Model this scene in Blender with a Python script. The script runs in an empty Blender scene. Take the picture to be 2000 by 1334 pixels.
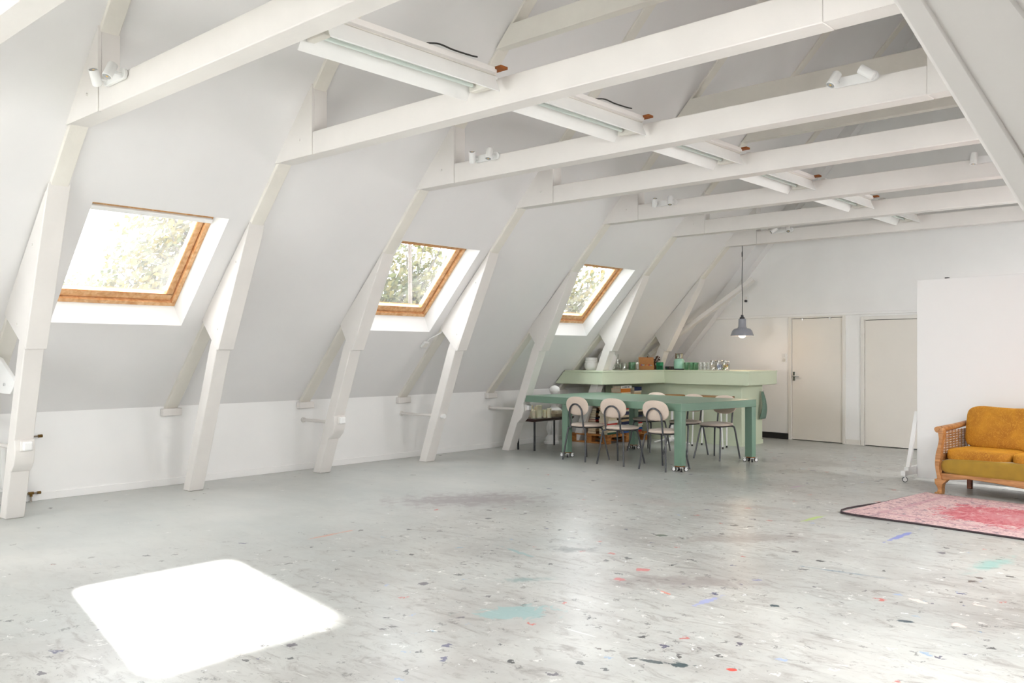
import bpy, bmesh, math, random
from mathutils import Vector, Matrix
random.seed(11)
S = bpy.context.scene
COL = S.collection
PI = math.pi

# ------------------------------------------------------------------ helpers
def lin(r, g, b):
    f = lambda c: (c/255/12.92 if c/255 <= .04045 else ((c/255+.055)/1.055)**2.4)
    return (f(r), f(g), f(b), 1)

def tag(o, label=None, cat=None, group=None, kind=None):
    if label: o['label'] = label
    if cat: o['category'] = cat
    if group: o['group'] = group
    if kind: o['kind'] = kind
    return o

def thing(name, label, cat, loc=(0, 0, 0), rz=0, group=None):
    o = bpy.data.objects.new(name, None)
    o.empty_display_size = .1
    COL.objects.link(o)
    o.location = loc
    o.rotation_euler = (0, 0, rz)
    return tag(o, label, cat, group)

class MB:
    def __init__(s): s.bm = bmesh.new()
    def verts(s, pts): return [s.bm.verts.new(p) for p in pts]
    def face(s, vs, mi=0):
        try:
            f = s.bm.faces.new(vs); f.material_index = mi; return f
        except ValueError: return None
    def box(s, x0, x1, y0, y1, z0, z1, mi=0, M=None):
        c = [(x0,y0,z0),(x1,y0,z0),(x1,y1,z0),(x0,y1,z0),(x0,y0,z1),(x1,y0,z1),(x1,y1,z1),(x0,y1,z1)]
        if M is not None: c = [M @ Vector(p) for p in c]
        v = s.verts(c)
        for f in ((3,2,1,0),(4,5,6,7),(0,1,5,4),(1,2,6,5),(2,3,7,6),(3,0,4,7)): s.face([v[i] for i in f], mi)
        return s
    def prism(s, poly, a, b, axis='y', mi=0, M=None):
        # poly of 2-d points; extruded along axis from a to b
        def P(p, t):
            q = {'y': (p[0], t, p[1]), 'z': (p[0], p[1], t), 'x': (t, p[0], p[1])}[axis]
            return M @ Vector(q) if M is not None else q
        A = s.verts([P(p, a) for p in poly]); B = s.verts([P(p, b) for p in poly])
        n = len(poly)
        s.face(A, mi); s.face(B[::-1], mi)
        for i in range(n): s.face([A[i], B[i], B[(i+1) % n], A[(i+1) % n]], mi)
        return s
    def tube(s, pts, r, seg=10, cap=True, mi=0):
        pts = [Vector(p) for p in pts]; rr = r if hasattr(r, '__len__') else [r]*len(pts)
        rings = []; up = None
        for i, p in enumerate(pts):
            d = (pts[min(i+1, len(pts)-1)] - pts[max(i-1, 0)]).normalized()
            if up is None: up = d.orthogonal().normalized()
            up = (up - d*up.dot(d))
            up = up.normalized() if up.length > 1e-6 else d.orthogonal().normalized()
            sd = d.cross(up)
            rings.append(s.verts([p + rr[i]*(math.cos(t)*up + math.sin(t)*sd) for t in [2*PI*k/seg for k in range(seg)]]))
        for a, b in zip(rings, rings[1:]):
            for k in range(seg): s.face([a[k], a[(k+1) % seg], b[(k+1) % seg], b[k]], mi)
        if cap: s.face(rings[0][::-1], mi); s.face(rings[-1], mi)
        return s
    def lathe(s, prof, c=(0, 0, 0), seg=24, mi=0, sx=1, sy=1, M=None):
        rings = []
        for r, z in prof:
            pts = [Vector((c[0]+sx*r*math.cos(2*PI*k/seg), c[1]+sy*r*math.sin(2*PI*k/seg), c[2]+z)) for k in range(seg)]
            if M is not None: pts = [M @ p for p in pts]
            rings.append(s.verts(pts))
        for a, b in zip(rings, rings[1:]):
            for k in range(seg): s.face([a[k], a[(k+1) % seg], b[(k+1) % seg], b[k]], mi)
        if prof[0][0] > 1e-4 and prof[0] != prof[-1]:
            s.face(rings[0][::-1], mi)
        if prof[-1][0] > 1e-4 and prof[0] != prof[-1]:
            s.face(rings[-1], mi)
        return s
    def ell(s, c, r, seg=20, rings=10, e=1.0, mi=0, M=None):
        # superellipsoid, e<1 boxier
        pw = lambda v: math.copysign(abs(v)**e, v)
        R = []
        for i in range(rings+1):
            ph = -PI/2 + PI*i/rings
            row = []
            for k in range(seg):
                th = 2*PI*k/seg
                p = Vector((c[0]+r[0]*pw(math.cos(ph))*pw(math.cos(th)), c[1]+r[1]*pw(math.cos(ph))*pw(math.sin(th)), c[2]+r[2]*pw(math.sin(ph))))
                row.append(M @ p if M is not None else p)
            R.append(s.verts(row))
        for a, b in zip(R, R[1:]):
            for k in range(seg): s.face([a[k], a[(k+1) % seg], b[(k+1) % seg], b[k]], mi)
        return s
    def build(s, name, mats, parent=None, smooth=True, bevel=0, seg=2, weld=True):
        if weld: bmesh.ops.remove_doubles(s.bm, verts=s.bm.verts, dist=1e-5)
        bmesh.ops.recalc_face_normals(s.bm, faces=s.bm.faces)
        me = bpy.data.meshes.new(name); s.bm.to_mesh(me); s.bm.free()
        if not isinstance(mats, (list, tuple)): mats = [mats]
        for m in mats: me.materials.append(m)
        if smooth:
            for p in me.polygons: p.use_smooth = True
            me.set_sharp_from_angle(angle=math.radians(35))
        o = bpy.data.objects.new(name, me); COL.objects.link(o)
        if parent is not None: o.parent = parent
        if bevel:
            b = o.modifiers.new('Bevel', 'BEVEL'); b.width = bevel; b.segments = seg; b.limit_method = 'ANGLE'; b.angle_limit = math.radians(40)
        return o

def copy_tree(o, parent=None):
    c = o.copy(); COL.objects.link(c)
    if parent is not None: c.parent = parent
    for ch in [k for k in o.children]: copy_tree(ch, c)
    return c

def arc(c, r, a0, a1, n, plane='xz', y=0):
    out = []
    for i in range(n+1):
        a = a0 + (a1-a0)*i/n
        out.append((c[0]+r*math.cos(a), y, c[1]+r*math.sin(a)))
    return out

def smooth_path(pts, n=6):
    # Catmull-Rom
    P = [Vector(p) for p in pts]; P = [P[0]*2-P[1]] + P + [P[-1]*2-P[-2]]
    out = []
    for i in range(1, len(P)-2):
        for k in range(n):
            t = k/n
            out.append(.5*((2*P[i]) + (-P[i-1]+P[i+1])*t + (2*P[i-1]-5*P[i]+4*P[i+1]-P[i+2])*t*t + (-P[i-1]+3*P[i]-3*P[i+1]+P[i+2])*t**3))
    out.append(P[-2]); return out

# ------------------------------------------------------------------ materials
def mat(name, col, rough=.5, metal=0, spec=.5, noise=0, nscale=8, bump=0, bscale=60, emit=None, estr=0, sheen=0, coat=0):
    m = bpy.data.materials.new(name); m.use_nodes = True
    nt = m.node_tree; b = nt.nodes['Principled BSDF']
    b.inputs['Base Color'].default_value = col
    b.inputs['Roughness'].default_value = rough
    b.inputs['Metallic'].default_value = metal
    b.inputs['Specular IOR Level'].default_value = spec
    if coat: b.inputs['Coat Weight'].default_value = coat
    if sheen: b.inputs['Sheen Weight'].default_value = sheen
    tc = nt.nodes.new('ShaderNodeTexCoord')
    if noise:
        n = nt.nodes.new('ShaderNodeTexNoise'); n.inputs['Scale'].default_value = nscale; n.inputs['Detail'].default_value = 5
        nt.links.new(tc.outputs['Object'], n.inputs['Vector'])
        r = nt.nodes.new('ShaderNodeValToRGB')
        r.color_ramp.elements[0].position = .3; r.color_ramp.elements[1].position = .7
        r.color_ramp.elements[0].color = [c*(1-noise) for c in col[:3]]+[1]
        r.color_ramp.elements[1].color = [min(1, c*(1+noise*.5)) for c in col[:3]]+[1]
        nt.links.new(n.outputs['Fac'], r.inputs['Fac']); nt.links.new(r.outputs['Color'], b.inputs['Base Color'])
    if bump:
        n2 = nt.nodes.new('ShaderNodeTexNoise'); n2.inputs['Scale'].default_value = bscale; n2.inputs['Detail'].default_value = 3
        nt.links.new(tc.outputs['Object'], n2.inputs['Vector'])
        bp = nt.nodes.new('ShaderNodeBump'); bp.inputs['Strength'].default_value = bump; bp.inputs['Distance'].default_value = .01
        nt.links.new(n2.outputs['Fac'], bp.inputs['Height']); nt.links.new(bp.outputs['Normal'], b.inputs['Normal'])
    if emit:
        b.inputs['Emission Color'].default_value = emit; b.inputs['Emission Strength'].default_value = estr
    return m

def glassy(name, tint=(1, 1, 1, 1), gloss=.1, rough=.02, dust=0, dustcol=(.9, .9, .9, 1)):
    m = bpy.data.materials.new(name); m.use_nodes = True; nt = m.node_tree; nt.nodes.clear()
    out = nt.nodes.new('ShaderNodeOutputMaterial')
    t = nt.nodes.new('ShaderNodeBsdfTransparent'); t.inputs[0].default_value = tint
    g = nt.nodes.new('ShaderNodeBsdfGlossy'); g.inputs['Roughness'].default_value = rough
    lw = nt.nodes.new('ShaderNodeLayerWeight'); lw.inputs['Blend'].default_value = .25
    mm = nt.nodes.new('ShaderNodeMath'); mm.operation = 'MULTIPLY_ADD'; mm.inputs[1].default_value = .6; mm.inputs[2].default_value = gloss*.5
    nt.links.new(lw.outputs['Facing'], mm.inputs[0])
    mx = nt.nodes.new('ShaderNodeMixShader'); nt.links.new(mm.outputs[0], mx.inputs[0])
    nt.links.new(t.outputs[0], mx.inputs[1]); nt.links.new(g.outputs[0], mx.inputs[2])
    last = mx
    if dust:
        d = nt.nodes.new('ShaderNodeBsdfTranslucent'); d.inputs[0].default_value = dustcol
        tc = nt.nodes.new('ShaderNodeTexCoord'); n = nt.nodes.new('ShaderNodeTexNoise'); n.inputs['Scale'].default_value = 3
        nt.links.new(tc.outputs['Object'], n.inputs['Vector'])
        m2 = nt.nodes.new('ShaderNodeMath'); m2.operation = 'MULTIPLY'; m2.inputs[1].default_value = dust*2
        nt.links.new(n.outputs['Fac'], m2.inputs[0])
        mx2 = nt.nodes.new('ShaderNodeMixShader'); nt.links.new(m2.outputs[0], mx2.inputs[0])
        nt.links.new(mx.outputs[0], mx2.inputs[1]); nt.links.new(d.outputs[0], mx2.inputs[2]); last = mx2
    nt.links.new(last.outputs[0], out.inputs[0]); return m

def wood(name, c1, c2, scale=(2, 30, 30), rough=.5, axis=None):
    m = mat(name, c1, rough); nt = m.node_tree; b = nt.nodes['Principled BSDF']
    tc = nt.nodes.new('ShaderNodeTexCoord'); mp = nt.nodes.new('ShaderNodeMapping'); mp.inputs['Scale'].default_value = scale
    n = nt.nodes.new('ShaderNodeTexNoise'); n.inputs['Scale'].default_value = 1.5; n.inputs['Detail'].default_value = 6; n.inputs['Distortion'].default_value = .6
    r = nt.nodes.new('ShaderNodeValToRGB'); r.color_ramp.elements[0].color = c1; r.color_ramp.elements[1].color = c2
    r.color_ramp.elements[0].position = .3; r.color_ramp.elements[1].position = .72
    nt.links.new(tc.outputs['Object'], mp.inputs[0]); nt.links.new(mp.outputs[0], n.inputs['Vector'])
    nt.links.new(n.outputs['Fac'], r.inputs['Fac']); nt.links.new(r.outputs['Color'], b.inputs['Base Color'])
    return m

M = {}
M['wall'] = mat('wall_paint', (.89, .885, .875, 1), .7, noise=.03, nscale=1.5, spec=.3)
M['roof'] = mat('sloping_ceiling_paint', (.80, .788, .782, 1), .75, noise=.03, nscale=1.2, spec=.25)
M['beam'] = mat('white_painted_timber', (.77, .74, .71, 1), .5, noise=.04, nscale=3, bump=.12, bscale=25, spec=.4)
M['cream'] = mat('cream_painted_timber', (.78, .75, .685, 1), .55, noise=.06, nscale=3, bump=.15, bscale=25, spec=.4)
M['lining'] = mat('white_reveal_paint', (.90, .90, .895, 1), .5, spec=.4)
M['pine'] = wood('varnished_pine', lin(204, 146, 92), lin(238, 198, 150), (14, 14, 14), .35)
M['door'] = mat('door_paint', (.81, .77, .71, 1), .45, noise=.02, nscale=2)
M['doorframe'] = mat('door_frame_paint', (.79, .765, .72, 1), .45)
M['white'] = mat('white_plastic', (.85, .85, .84, 1), .35)
M['whitemetal'] = mat('white_enamel', (.82, .82, .80, 1), .35, noise=.03, nscale=6)
M['black'] = mat('black_metal', (.035, .035, .04, 1), .4)
M['dark'] = mat('dark_void', (.03, .028, .025, 1), .8)
M['gun'] = mat('gunmetal_tube', (.09, .092, .10, 1), .35, metal=.4)
M['chrome'] = mat('chrome', (.75, .75, .75, 1), .18, metal=1)
M['brass'] = mat('aged_brass', lin(120, 92, 50), .4, metal=.9, noise=.3, nscale=40)
M['copper'] = mat('dull_copper_pipe', lin(150, 140, 130), .35, metal=.9)
M['lamp_grey'] = mat('grey_enamel', lin(150, 152, 160), .3)
M['green'] = mat('green_table_paint', lin(112, 144, 124), .33, noise=.05, nscale=3, spec=.9)
M['sage'] = mat('sage_paint', lin(208, 217, 192), .42, noise=.03, nscale=2)
M['fabric'] = mat('beige_upholstery', lin(222, 204, 189), .9, noise=.10, nscale=160, bump=.3, bscale=220, sheen=.2)
M['ply'] = wood('raw_plywood', lin(150, 88, 45), lin(190, 125, 70), (8, 8, 40))
M['pallet'] = wood('pallet_timber', lin(140, 82, 34), lin(196, 134, 70), (6, 6, 30), .7)
M['rubber'] = mat('black_rubber', (.02, .02, .02, 1), .6)
M['candle'] = mat('ivory_wax', lin(246, 240, 212), .45)
M['candle'].node_tree.nodes['Principled BSDF'].inputs['Subsurface Weight'].default_value = .15
M['ceramic'] = mat('white_ceramic', (.84, .83, .82, 1), .3, noise=.03, nscale=10)
M['darkwood'] = mat('dark_lacquered_wood', lin(58, 34, 30), .3, noise=.2, nscale=20)
M['oak'] = wood('honey_wood', lin(150, 98, 52), lin(204, 152, 98), (3, 25, 25), .4)
M['cane'] = wood('cane_weave', lin(140, 90, 46), lin(196, 146, 88), (10, 10, 40), .55)
M['brownwood'] = wood('brown_wood_top', lin(132, 92, 44), lin(168, 122, 64), (3, 20, 20), .45)
M['glass'] = glassy('clear_glass', (.97, .98, .975, 1), .2)
M['gglass'] = glassy('green_glass', lin(206, 232, 214), .16)
M['teal'] = glassy('teal_glass', lin(110, 214, 178), .1)
M['pane'] = glassy('window_glass', (.97, .98, .98, 1), .05, dust=.012)
M['mint'] = mat('mint_enamel', lin(160, 206, 184), .3)
M['steel'] = mat('polished_steel', (.6, .57, .53, 1), .2, metal=1)
M['card'] = mat('brown_cardboard', lin(176, 124, 74), .8, noise=.08, nscale=30)
M['paper'] = mat('page_paper', lin(226, 212, 186), .85, noise=.08, nscale=60)
M['twig'] = mat('dried_twigs', lin(80, 50, 34), .8)
M['towel'] = mat('grey_green_cloth', lin(112, 136, 122), .9, noise=.08, nscale=40)
M['ply_orange'] = M['ply']
M['bark'] = mat('bark', lin(70, 62, 56), .9, noise=.3, nscale=20)
M['led'] = mat('spot_lens', (.55, .56, .56, 1), .2, metal=.6)
M['ledchip'] = mat('spot_chip', lin(220, 180, 90), .4)
M['tube'] = mat('fluorescent_tube', lin(226, 236, 230), .25)
M['bulb'] = mat('lit_bulb', (1, .85, .65, 1), .3, emit=(1, .62, .34, 1), estr=7)
M['rust'] = mat('rusty_bracket', lin(150, 84, 30), .7, noise=.3, nscale=40)
M['dooredge'] = mat('shadow_gap', (.05, .045, .04, 1), .8)

def leafmat(name, a, b_):
    m = bpy.data.materials.new(name); m.use_nodes = True; nt = m.node_tree
    b = nt.nodes['Principled BSDF']; b.inputs['Roughness'].default_value = .6
    out = nt.nodes['Material Output']
    g = nt.nodes.new('ShaderNodeNewGeometry'); r = nt.nodes.new('ShaderNodeValToRGB')
    r.color_ramp.elements[0].color = a; r.color_ramp.elements[1].color = b_
    nt.links.new(g.outputs['Random Per Island'], r.inputs['Fac']); nt.links.new(r.outputs['Color'], b.inputs['Base Color'])
    t = nt.nodes.new('ShaderNodeBsdfTranslucent'); nt.links.new(r.outputs['Color'], t.inputs[0])
    mx = nt.nodes.new('ShaderNodeMixShader'); mx.inputs[0].default_value = .22
    nt.links.new(b.outputs[0], mx.inputs[1]); nt.links.new(t.outputs[0], mx.inputs[2]); nt.links.new(mx.outputs[0], out.inputs[0])
    return m
M['leaf_a'] = leafmat('autumn_leaves', (.105, .074, .010, 1), (.036, .042, .009, 1))
M['leaf_b'] = leafmat('yellow_green_leaves', (.090, .072, .012, 1), (.034, .044, .011, 1))

def velvet():
    m = mat('gold_velvet', lin(182, 122, 22), .75, sheen=.5); nt = m.node_tree; b = nt.nodes['Principled BSDF']
    b.inputs['Sheen Tint'].default_value = lin(255, 190, 60)
    tc = nt.nodes.new('ShaderNodeTexCoord')
    n = nt.nodes.new('ShaderNodeTexNoise'); n.inputs['Scale'].default_value = 5; n.inputs['Detail'].default_value = 4; n.inputs['Distortion'].default_value = 1.2
    n2 = nt.nodes.new('ShaderNodeTexNoise'); n2.inputs['Scale'].default_value = 11; n2.inputs['Detail'].default_value = 1; n2.inputs['Distortion'].default_value = 3.5
    nt.links.new(tc.outputs['Object'], n.inputs['Vector']); nt.links.new(tc.outputs['Object'], n2.inputs['Vector'])
    r = nt.nodes.new('ShaderNodeValToRGB'); r.color_ramp.elements[0].position = .3; r.color_ramp.elements[1].position = .72
    r.color_ramp.elements[0].color = lin(160, 100, 12); r.color_ramp.elements[1].color = lin(196, 136, 30)
    nt.links.new(n.outputs['Fac'], r.inputs['Fac'])
    r2 = nt.nodes.new('ShaderNodeValToRGB'); e = r2.color_ramp.elements
    e[0].position, e[0].color = .46, (0, 0, 0, 1); e[1].position, e[1].color = .5, (.6, .6, .6, 1); k = e.new(.54); k.color = (0, 0, 0, 1)
    nt.links.new(n2.outputs['Fac'], r2.inputs['Fac'])
    mx = nt.nodes.new('ShaderNodeMix'); mx.data_type = 'RGBA'; mx.inputs[7].default_value = lin(214, 160, 56)
    nt.links.new(r2.outputs['Color'], mx.inputs[0]); nt.links.new(r.outputs['Color'], mx.inputs[6]); nt.links.new(mx.outputs[2], b.inputs['Base Color'])
    bp = nt.nodes.new('ShaderNodeBump'); bp.inputs['Strength'].default_value = .2; bp.inputs['Distance'].default_value = .01
    nt.links.new(r2.outputs['Color'], bp.inputs['Height']); nt.links.new(bp.outputs['Normal'], b.inputs['Normal'])
    return m
M['velvet'] = velvet()
M['velvet_olive'] = mat('worn_olive_velvet', lin(160, 126, 24), .7, sheen=.4, noise=.15, nscale=9)

# node shorthand for the floor and rug
class NT:
    def __init__(s, m): s.nt = m.node_tree
    def n(s, t, **kw):
        x = s.nt.nodes.new(t)
        for k, v in kw.items(): setattr(x, k, v)
        return x
    def set(s, sock, v):
        if hasattr(v, 'is_output') or isinstance(v, bpy.types.NodeSocket): s.nt.links.new(v, sock)
        else: sock.default_value = v
    def math(s, op, a, b=0.0, c=0.0, clamp=False):
        x = s.n('ShaderNodeMath', operation=op); x.use_clamp = clamp
        s.set(x.inputs[0], a); s.set(x.inputs[1], b); s.set(x.inputs[2], c); return x.outputs[0]
    def mix(s, f, a, b):
        x = s.n('ShaderNodeMix', data_type='RGBA'); s.set(x.inputs[0], f); s.set(x.inputs[6], a); s.set(x.inputs[7], b); return x.outputs[2]
    def noise(s, v, scale, detail=4, dist=0, rough=.5):
        x = s.n('ShaderNodeTexNoise'); s.set(x.inputs['Vector'], v); x.inputs['Scale'].default_value = scale
        x.inputs['Detail'].default_value = detail; x.inputs['Distortion'].default_value = dist; x.inputs['Roughness'].default_value = rough
        return x
    def mapping(s, v, scale=(1, 1, 1), rot=(0, 0, 0), loc=(0, 0, 0)):
        x = s.n('ShaderNodeMapping'); s.set(x.inputs[0], v); x.inputs['Scale'].default_value = scale
        x.inputs['Rotation'].default_value = rot; x.inputs['Location'].default_value = loc; return x.outputs[0]
    def step(s, v, a, b):
        x = s.n('ShaderNodeMapRange'); x.interpolation_type = 'SMOOTHSTEP'; s.set(x.inputs[0], v)
        x.inputs[1].default_value = a; x.inputs[2].default_value = b; return x.outputs[0]
    def ramp(s, v, stops):
        x = s.n('ShaderNodeValToRGB'); s.set(x.inputs[0], v); e = x.color_ramp.elements
        e[0].position, e[0].color = stops[0]; e[1].position, e[1].color = stops[1]
        for p, c in stops[2:]:
            k = e.new(p); k.color = c
        return x

def floor_material():
    m = mat('painted_studio_floor', lin(178, 186, 180), .4); t = NT(m); nt = m.node_tree
    b = nt.nodes['Principled BSDF']; pos = t.n('ShaderNodeNewGeometry').outputs['Position']
    sep = t.n('ShaderNodeSeparateXYZ'); nt.links.new(pos, sep.inputs[0]); X, Y = sep.outputs[0], sep.outputs[1]
    big = t.noise(pos, .55, 6, 0, .6).outputs['Fac']
    med = t.noise(t.mapping(pos, (1.0, 1.8, 1), (0, 0, .3)), 1.0, 8, 0, .66).outputs['Fac']
    c = t.ramp(big, [(.1, lin(152, 161, 160)), (.9, lin(210, 208, 203))]).outputs[0]
    c = t.mix(t.math('MULTIPLY', t.step(med, .30, .80), .42), c, lin(208, 208, 202))
    # walked-in grime, heaviest in the middle of the room and around the work area on the right, where it also tones down an overlit floor
    zone = t.step(t.math('ADD', X, t.math('MULTIPLY', big, 1.6)), 3.0, 6.2)
    patch = t.noise(pos, .9, 8, 0, .66).outputs['Fac']
    c = t.mix(t.math('MULTIPLY', t.step(patch, .36, .80), t.math('MULTIPLY_ADD', zone, .62, .18)), c, lin(146, 142, 138))
    grime_dim = t.noise(t.mapping(pos, (2.4, 6.5, 1), (0, 0, .5)), 1.6, 9, 1.2, .7).outputs['Fac']
    c = t.mix(t.math('MULTIPLY', t.step(grime_dim, .48, .74), t.math('MULTIPLY_ADD', zone, .68, .08)), c, lin(124, 117, 113))
    fine = t.noise(t.mapping(pos, (8, 15, 1), (0, 0, -.5)), 2.2, 6, 1.0, .7).outputs['Fac']
    c = t.mix(t.math('MULTIPLY', t.step(fine, .57, .70), t.math('MULTIPLY_ADD', zone, .55, .05)), c, lin(108, 104, 102))
    c = t.mix(t.math('MULTIPLY', t.step(fine, .34, .44), -.0), c, lin(230, 230, 226)) if False else c
    # scratches: thin light and dark strokes in several directions
    for k, (rot, col, amt, lo) in enumerate([(.35, lin(236, 236, 230), .5, .70), (-.5, lin(104, 100, 98), .45, .715), (1.2, lin(232, 232, 228), .42, .71), (-1.1, lin(96, 88, 84), .45, .72)]):
        n = t.noise(t.mapping(pos, (1.3, 34, 1), (0, 0, rot), (k*7.3, k*3.1, 0)), 1.0, 3, .3).outputs['Fac']
        c = t.mix(t.math('MULTIPLY', t.step(n, lo, lo+.03), t.math('MULTIPLY_ADD', zone, amt*.75, amt*.25)), c, col)
    # paint drops: voronoi cells, coloured per cell
    for k, (sc, rad, cut, stops, amt) in enumerate([
        (7.5, .10, 1.3, [(0, lin(54, 58, 62)), (.35, lin(78, 74, 74)), (.6, lin(42, 66, 70)), (.8, lin(58, 66, 122)), (1, lin(92, 84, 78))], .85),
        (9.0, .065, .8, [(0, lin(240, 240, 236)), (1, lin(232, 234, 236))], .85),
        (6.2, .07, .8, [(0, lin(188, 64, 60)), (.3, lin(214, 96, 70)), (.55, lin(88, 104, 186)), (.75, lin(72, 150, 140)), (1, lin(150, 170, 210))], .8),
        (17.0, .14, 1.6, [(0, lin(84, 82, 84)), (.7, lin(110, 102, 98)), (1, lin(236, 236, 232))], .6)]):
        w = t.noise(pos, 14+k*5, 5, .4, .65).outputs['Color']
        v2 = t.n('ShaderNodeVectorMath', operation='MULTIPLY_ADD'); nt.links.new(w, v2.inputs[0]); v2.inputs[1].default_value = (.16, .16, 0); 
        mp = t.mapping(pos, (1, 1, 1), (0, 0, k*.9), (k*3.7, k*1.9, 0)); nt.links.new(mp, v2.inputs[2])
        flat = t.n('ShaderNodeVectorMath', operation='MULTIPLY'); nt.links.new(v2.outputs[0], flat.inputs[0]); flat.inputs[1].default_value = (1, 1, 0)
        vo = t.n('ShaderNodeTexVoronoi'); vo.inputs['Scale'].default_value = sc; nt.links.new(flat.outputs[0], vo.inputs['Vector'])
        sc3 = t.n('ShaderNodeSeparateColor'); nt.links.new(vo.outputs['Color'], sc3.inputs[0])
        size = t.math('MULTIPLY', sc3.outputs[0], rad*2.2)
        on = t.math('LESS_THAN', vo.outputs['Distance'], size)
        pick = t.math('GREATER_THAN', sc3.outputs[1], t.math('SUBTRACT', 1.02, t.math('MULTIPLY', t.math('MULTIPLY_ADD', zone, .88, .10), cut*.62)))
        col = t.ramp(sc3.outputs[2], stops).outputs[0]
        c = t.mix(t.math('MULTIPLY', t.math('MULTIPLY', on, pick), amt), c, col)
    # named spills with a shape of their own: (x, y, half length, half width, angle, colour, strength)
    wob = t.noise(pos, 7, 7, .8, .68); wsep = t.n('ShaderNodeSeparateColor'); nt.links.new(wob.outputs['Color'], wsep.inputs[0])
    for (x, y, a, bb, ang, col, amt) in SPILLS:
        dx = t.math('SUBTRACT', X, x); dy = t.math('SUBTRACT', Y, y)
        ca, sa = math.cos(ang), math.sin(ang)
        u = t.math('DIVIDE', t.math('ADD', t.math('MULTIPLY', dx, ca), t.math('MULTIPLY', dy, sa)), a)
        w = t.math('DIVIDE', t.math('ADD', t.math('MULTIPLY', dx, -sa), t.math('MULTIPLY', dy, ca)), bb)
        d = t.math('SQRT', t.math('ADD', t.math('MULTIPLY', u, u), t.math('MULTIPLY', w, w)))
        d = t.math('ADD', d, t.math('MULTIPLY', t.math('SUBTRACT', wsep.outputs[0], .5), 3.4))
        c = t.mix(t.math('MULTIPLY', t.math('SUBTRACT', 1, t.step(d, .55, .75) if amt > .6 else t.step(d, .2, 1.2)), amt if amt > .6 else amt*1.2), c, col)
    nt.links.new(c, b.inputs['Base Color'])
    rg = t.math('MULTIPLY_ADD', t.noise(pos, 1.2, 2).outputs['Fac'], .08, .285)
    nt.links.new(rg, b.inputs['Roughness'])
    b.inputs['Specular IOR Level'].default_value = .55
    return m

def rug_material():
    m = mat('faded_red_rug', lin(210, 150, 150), .95); t = NT(m); nt = m.node_tree; b = nt.nodes['Principled BSDF']
    pos = t.n('ShaderNodeTexCoord').outputs['Object']
    sep = t.n('ShaderNodeSeparateXYZ'); nt.links.new(pos, sep.inputs[0]); X, Y = sep.outputs[0], sep.outputs[1]
    n1 = t.noise(pos, 7, 8, 1.2, .7).outputs['Fac']; n2 = t.noise(pos, 17, 6, 1.4, .75).outputs['Fac']
    base = t.ramp(n2, [(.38, lin(120, 112, 122)), (.46, lin(186, 150, 152)), (.56, lin(214, 188, 184)), (.64, lin(180, 128, 134))]).outputs[0]
    # central medallion: lobed ellipse
    u = t.math('DIVIDE', t.math('SUBTRACT', X, 1.32), .98); v = t.math('DIVIDE', t.math('SUBTRACT', Y, .86), .60)
    d = t.math('SQRT', t.math('ADD', t.math('MULTIPLY', u, u), t.math('MULTIPLY', v, v)))
    d2 = t.math('ADD', d, t.math('MULTIPLY', t.math('SUBTRACT', n1, .5), 1.7))
    red = t.ramp(n2, [(.38, lin(168, 72, 84)), (.5, lin(190, 92, 102)), (.62, lin(200, 140, 142))]).outputs[0]
    c = t.mix(t.math('MULTIPLY', t.math('SUBTRACT', 1, t.step(d2, .78, .9)), .9), base, red)
    inner = t.math('SUBTRACT', 1, t.step(d2, .38, .46))
    c = t.mix(t.math('MULTIPLY', inner, .75), c, t.ramp(n2, [(.4, lin(200, 150, 152)), (.6, lin(184, 96, 106))]).outputs[0])
    # border bands
    ex = t.math('MINIMUM', t.math('MINIMUM', X, t.math('SUBTRACT', 2.62, X)), t.math('MINIMUM', Y, t.math('SUBTRACT', 1.74, Y)))
    band = t.math('MULTIPLY', t.step(ex, .20, .22), t.math('SUBTRACT', 1, t.step(ex, .26, .28)))
    c = t.mix(t.math('MULTIPLY', band, .5), c, lin(176, 128, 138))
    c = t.mix(t.math('MULTIPLY', t.step(n1, .54, .64), .45), c, lin(216, 196, 192))
    nt.links.new(c, b.inputs['Base Color'])
    return m
SKY, SUN, EXPO = 5.4, 24.0, 1.32
FILL_GABLE, FILL_RIGHT, FILL_LEFT = 16, (36, 22, 40), (0, 20)  # powers of the added fill lamps: gable, right slope, left slope

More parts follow.
